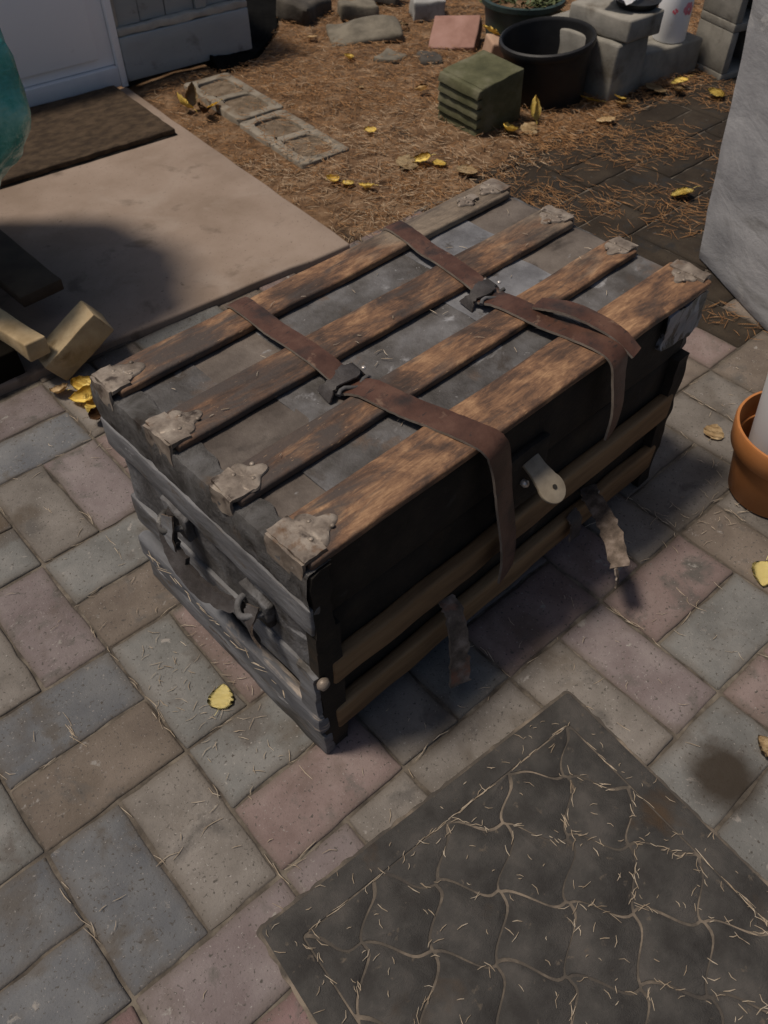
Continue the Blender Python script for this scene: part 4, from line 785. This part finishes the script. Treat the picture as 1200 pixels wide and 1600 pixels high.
for (x, y, z, me, mt_, s, r_, lb) in (
    (0.182, 1.098, 0.010, 1, Y, 0.95, (0.3, 0.2, 0.4), 'bright yellow leaf tucked right under the timber stub'),
    (0.160, 1.050, 0.008, 2, Y, 1.0, (-0.2, 0.3, 2.4), 'folded yellow leaf in the middle of the clump by the trunk corner'),
    (0.170, 1.012, 0.008, 3, Y, 0.95, (0.2, -0.2, 1.0), 'broad yellow leaf with brown spots against the trunk corner'),
    (0.128, 1.115, 0.006, 2, B, 0.8, (0.1, 0.4, 2.0), 'pale tan leaf at the left of the clump under the timber stub'),
    (0.148, 0.972, 0.006, 4, D, 0.8, (0.2, 0.2, 0.2), 'dark brown curled leaf at the lower end of the yellow clump'),
    (0.200, 1.060, 0.006, 4, D, 0.7, (0.2, 0.2, 1.4), 'small dark curled leaf between yellow leaves by the trunk corner'),
    (1.235, 2.235, 0.035, 2, Y, 1.15, (0.9, -0.5, 1.8), 'yellow leaf standing on edge between the slab and hollow block'),
    (1.275, 2.250, 0.055, 4, B, 1.2, (1.1, -1.0, 0.4), 'pale leaf sticking upright behind the yellow one by the slab'),
    (1.262, 2.140, 0.022, 4, D, 1.2, (0.3, 0.4, 0.9), 'brown curled leaf beside the hollow block nearer the house'),
    (1.318, 2.155, 0.030, 1, Y, 0.7, (0.5, 0.2, 2.9), 'small yellow leaf on the edge of the hollow block'),
    (1.616, 1.636, 0.014, 1, Y, 0.75, (0.1, 0.1, 0.2), 'lone yellow leaf on the needles above the trunk, mid bed'),
    (1.535, 1.375, 0.014, 3, B, 1.15, (0.2, -0.1, 0.6), 'tan yellow leaf, left one of the three leaves above the trunk'),
    (1.578, 1.352, 0.018, 1, Y, 1.0, (-0.1, 0.3, 2.2), 'yellow leaf, middle one of the three leaves above the trunk'),
    (1.612, 1.302, 0.014, 0, Y, 0.8, (0.1, 0.1, 0.9), 'flat yellow leaf, right one of the three leaves above the trunk'),
    (1.275, 1.448, 0.014, 2, Y, 0.8, (0.2, 0.2, 0.3), 'folded tan yellow leaf near the slab tip, left one of the small trio'),
    (1.300, 1.408, 0.012, 1, Y, 0.75, (0.1, 0.2, 1.2), 'bright yellow leaf near the slab tip, middle one of the small trio'),
    (1.322, 1.342, 0.012, 2, Y, 0.8, (0.3, 0.1, 2.0), 'curled yellow leaf near the slab tip, right one of the small trio'),
    (1.640, 1.205, 0.012, 3, B, 1.1, (0.1, 0.1, 0.7), 'whitish ragged leaf at the back right corner of the trunk'),
    (2.372, 1.262, 0.016, 3, Y, 1.15, (0.3, -0.3, 2.5), 'large dull yellow leaf at the foot of the black pot'),
    (2.455, 1.190, 0.020, 1, Y, 0.85, (0.2, 0.3, 0.5), 'bright yellow leaf at the foot of the stacked concrete blocks'),
    (2.440, 1.165, 0.008, 2, B, 0.85, (0.1, 0.1, 1.9), 'tan leaf under the bright yellow one by the stacked blocks'),
    (2.290, 1.130, 0.008, 0, B, 1.0, (0.1, 0.1, 2.6), 'pale tan leaf on the dark pavers below the black pot'),
    (2.640, 1.160, 0.012, 3, B, 1.3, (0.2, 0.1, 0.6), 'large tan leaf against the low concrete block'),
    (2.735, 1.118, 0.022, 1, Y, 1.0, (0.1, 0.2, 2.7), 'bright yellow leaf below the low concrete block'),
    (2.690, 1.090, 0.008, 2, B, 0.9, (0.1, 0.2, 0.6), 'tan yellow leaf under the bright one below the low block'),
    (2.771, 0.974, 0.010, 1, Y, 1.15, (0.2, 0.1, 0.1), 'dull yellow leaf close to the leaning board, far end'),
    (3.02, 0.98, 0.010, 2, B, 1.0, (0.2, 0.2, 1.1), 'tan leaf under the upright hollow block'),
    (2.010, 0.632, 0.012, 1, Y, 1.05, (0.2, 0.2, 2.6), 'lone orange yellow leaf on the dark pavers behind the trunk'),
    (1.958, 1.300, 0.014, 2, Y, 1.1, (0.3, 0.2, 0.9), 'yellow leaf lying against the foot of the ribbed block'),
    (2.095, 1.322, 0.045, 4, Y, 1.2, (1.0, -0.9, 0.8), 'yellow leaf standing upright between ribbed block and black pot'),
    (2.030, 1.262, 0.012, 3, B, 1.0, (0.2, -0.2, 0.2), 'pale leaf on the pavers right of the ribbed block'),
    (2.425, 1.808, 0.105, 1, Y, 1.1, (0.6, -0.4, 2.1), 'yellow leaf lying on the small tan brick'),
    (2.003, 2.186, 0.014, 2, Y, 0.8, (0.2, 0.2, 0.7), 'small yellow leaf on the litter below the flat rock'),
    (2.046, 2.471, 0.014, 1, B, 0.8, (0.1, 0.2, 1.7), 'pale leaf on the litter left of the flat rock'),
    (2.435, 2.310, 0.014, 1, B, 0.8, (0.2, 0.2, 0.4), 'pale leaf between the flat rock and pale grey block'),
    (1.985, 1.752, 0.014, 4, B, 0.8, (0.2, 0.2, 2.4), 'small tan leaf on the needles left of the ribbed block'),
    (2.52, 2.78, 0.016, 1, Y, 1.1, (0.2, 0.1, 0.9), 'yellow leaf at the top edge behind the grey brick'),
    (1.850, 1.945, 0.012, 0, B, 0.45, (0.1, 0.1, 0.9), 'tiny pale leaf alone on the mid soil bed')):
    leaf(x, y, z+0.002, me, mt_, s*1.15, r_, lb)

# ------------------------------------------------------------------ needle litter (nobody could count it)
def needles(name, items, mat, label, w=0.0011):
    V, F = [], []
    for (x, y, z, a, l, tilt, bend) in items:
        d = Vector((math.cos(a), math.sin(a), tilt)); s = Vector((-math.sin(a), math.cos(a), 0)); p = Vector((x, y, z)); b0 = len(V)
        ww = w*random.uniform(0.75, 1.3)
        for q in range(3):
            c = p+d*(l*(q/2-0.5))+s*(bend*l*(1-abs(q-1)))
            k = ww if q == 1 else ww*0.5
            V += [c-s*k*0.5+Vector((0, 0, 0)), c+Vector((0, 0, k*0.55)), c+s*k*0.5]
        for q in range(2):
            i = b0+q*3; F += [(i, i+1, i+4, i+3), (i+1, i+2, i+5, i+4)]
    me = bpy.data.meshes.new(name); me.from_pydata(V, [], F); me.materials.append(mat); o = bpy.data.objects.new(name, me); COL.objects.link(o)
    tag(o, label, 'needles', kind='stuff'); return o
rn = random.Random(11)
def U(a, b): return rn.uniform(a, b)
it, it2 = [], []
for k in range(52000):                              # thick litter on the soil bed
    x, y = U(1.0, 3.9), U(1.06, 3.6); hx, hy = to_h(x, y)
    if hx < 0.015 and hy < 1.42 or hy > 1.40 and hx < 0.60+(hy-1.4)*0.75: continue
    if 0.15 < hx < 0.40 and 0.48 < hy < 1.35 and U(0, 1) < (0.90 if hy > 0.95 else 0.25+0.5*(hy-0.48)/0.47): continue
    dn_ = noise.noise(Vector((x*2.6, y*2.6, 8)))
    if U(-0.65, 0.5) > dn_+0.18: continue
    zz = soil_z(x, y)+U(0.001, 0.016)
    if 0.15 < hx < 0.40 and 0.48 < hy < 1.35: zz = max(zz, 0.03)
    near = y < 1.75 and x < 1.95
    (it2 if (near and U(0, 1) < 0.55 or U(0, 1) < 0.12) else it).append((x, y, zz, U(0, 6.28), U(0.014, 0.042), U(-0.3, 0.3), U(-0.15, 0.15)))
needles('needle_litter', it, m_needleb, 'thick brown pine needle litter covering the soil bed', 0.0022)
needles('pale_needle_litter', it2, m_needlex, 'paler dry needle litter on the soil between slab and trunk', 0.0022)
it = []
for k in range(15000):                              # drifts on the dark pavers
    x, y = U(0.93, 3.2), U(0.02, 1.36)
    if x < 1.40 or (x < 1.5 and y < 0.35): continue
    if x > 1.738 and y < 0.42+(x-1.738)*0.2: continue
    dn_ = noise.noise(Vector((x*3.3, y*3.3, 2)))+0.5*noise.noise(Vector((x*8, y*8, 5)))+0.30*(y-0.75)
    if dn_ < U(-0.3, 0.6): continue
    it.append((x, y, U(0.001, 0.008), U(0, 6.28), U(0.025, 0.06), U(-0.08, 0.08), U(-0.12, 0.12)))
needles('needle_drift', it, m_needleb, 'brown needles drifted over the dark pavers behind the trunk', 0.0016)
it = []
cR, sR = math.cos(PR), math.sin(PR)
def jl(lx, ly): return PO.x+cR*lx-sR*ly, PO.y+sR*lx+cR*ly
def on_mat(x, y):
    c, s = math.cos(MA), math.sin(MA); dx, dy = x-MC.x, y-MC.y; a, b = c*dx+s*dy, -s*dx+c*dy; return -MW < a < 0 and -ML < b < 0
for k in range(1500):                               # needles caught in the joints
    i = rn.randrange(-6, 13); j = rn.randrange(-8, 14)
    if rn.random() < 0.72: x, y = jl(i*UX*2 if rn.random() < 0.6 else i*UX+U(-.003, .003), U(-0.7, 1.3)); a = PR+math.pi/2
    else: x, y = jl(U(-0.7, 1.6), j*UY); a = PR
    if x > 1.5 or (0 < x < 0.9 and 0 < y < 0.5) or on_mat(x, y) or y > 1.05 or noise.noise(Vector((x*7, y*7, 1))) < -0.05: continue
    it.append((x+U(-0.004, 0.004), y+U(-0.004, 0.004), 0.0012, a+U(-0.35, 0.35), U(0.012, 0.04), 0, U(-0.1, 0.1)))
for k in range(420):                                # single needles strewn on the pavers, thicker by the trunk
    x, y = U(-0.6, 1.45), U(-0.6, 1.0)
    if (-0.02 < x < 0.92 and -0.015 < y < 0.52) or on_mat(x, y): continue
    if x < -0.22 and rn.random() < 0.82: continue
    it.append((x, y, 0.0022, U(0, 6.28), U(0.008, 0.026), U(0, 0.06), U(-0.15, 0.15)))
for k in range(70): it.append((U(-0.16, -0.02), U(0.02, 0.42), 0.0025, U(0, 6.28), U(0.008, 0.024), U(0, 0.08), U(-0.15, 0.15)))
for k in range(80): it.append((U(0.80, 1.30), -0.145+U(-0.07, 0.07)-0.0*k, 0.003, U(0, 6.28), U(0.01, 0.03), U(0, 0.08), U(-0.15, 0.15)))
needles('paver_needles', it, m_needle, 'pale dry needles scattered on the pavers and caught in the joints', 0.0012)
it = []
c, s = math.cos(MA), math.sin(MA)
for (gx, gy, ga) in groove:
    for q in range(2):
        if rn.random() < 0.74 or noise.noise(Vector((gx*9, gy*9, 3))) < 0.02: continue
        x, y = gx+U(-0.004, 0.004), gy+U(-0.004, 0.004)
        it.append((MC.x+c*x-s*y, MC.y+s*x+c*y, 0.0112, MA+ga+U(-0.7, 0.7), U(0.008, 0.022), U(0, 0.08), U(-0.15, 0.15)))
for k in range(420):
    x, y = U(-MW+0.01, -0.01), U(-ML+0.01, -0.01); it.append((MC.x+c*x-s*y, MC.y+s*x+c*y, 0.0118, U(0, 6.28), U(0.005, 0.018), U(0, 0.1), U(-0.2, 0.2)))
for e in range(2):
    for k in range(26):
        t = U(0.05, 0.98); x, y = (-0.0488+U(-.0015, .0015), -0.05-t*0.7) if e == 0 else (-MW+0.05+t*(MW-0.1), -0.0488+U(-.0015, .0015)); it.append((MC.x+c*x-s*y, MC.y+s*x+c*y, 0.0105, MA+(math.pi/2 if e == 0 else 0)+U(-0.15, 0.15), U(0.012, 0.034), 0, U(-0.05, 0.05)))
needles('mat_needles', it, m_needle, 'pale dry needles caught in the grooves of the rubber mat', 0.0012)
it = []
for k in range(46):
    x, y = U(0.03, 0.87), U(0.01, 0.49); top = any(a < y < b for a, b in SL); it.append((x, y, 0.4915 if top else 0.4765, U(0, 6.28), U(0.006, 0.018), U(0, 0.15), U(-0.1, 0.1)))
for k in range(26): it.append((-0.024+U(-.002, .002), U(0.0, 0.45), 0.122+U(0, 0.01), math.pi/2+U(-0.5, 0.5), U(0.008, 0.03), U(-0.1, 0.1), 0))
needles('trunk_needles', it, m_needle, 'pale needles fallen on the trunk lid and runner', 0.0012)
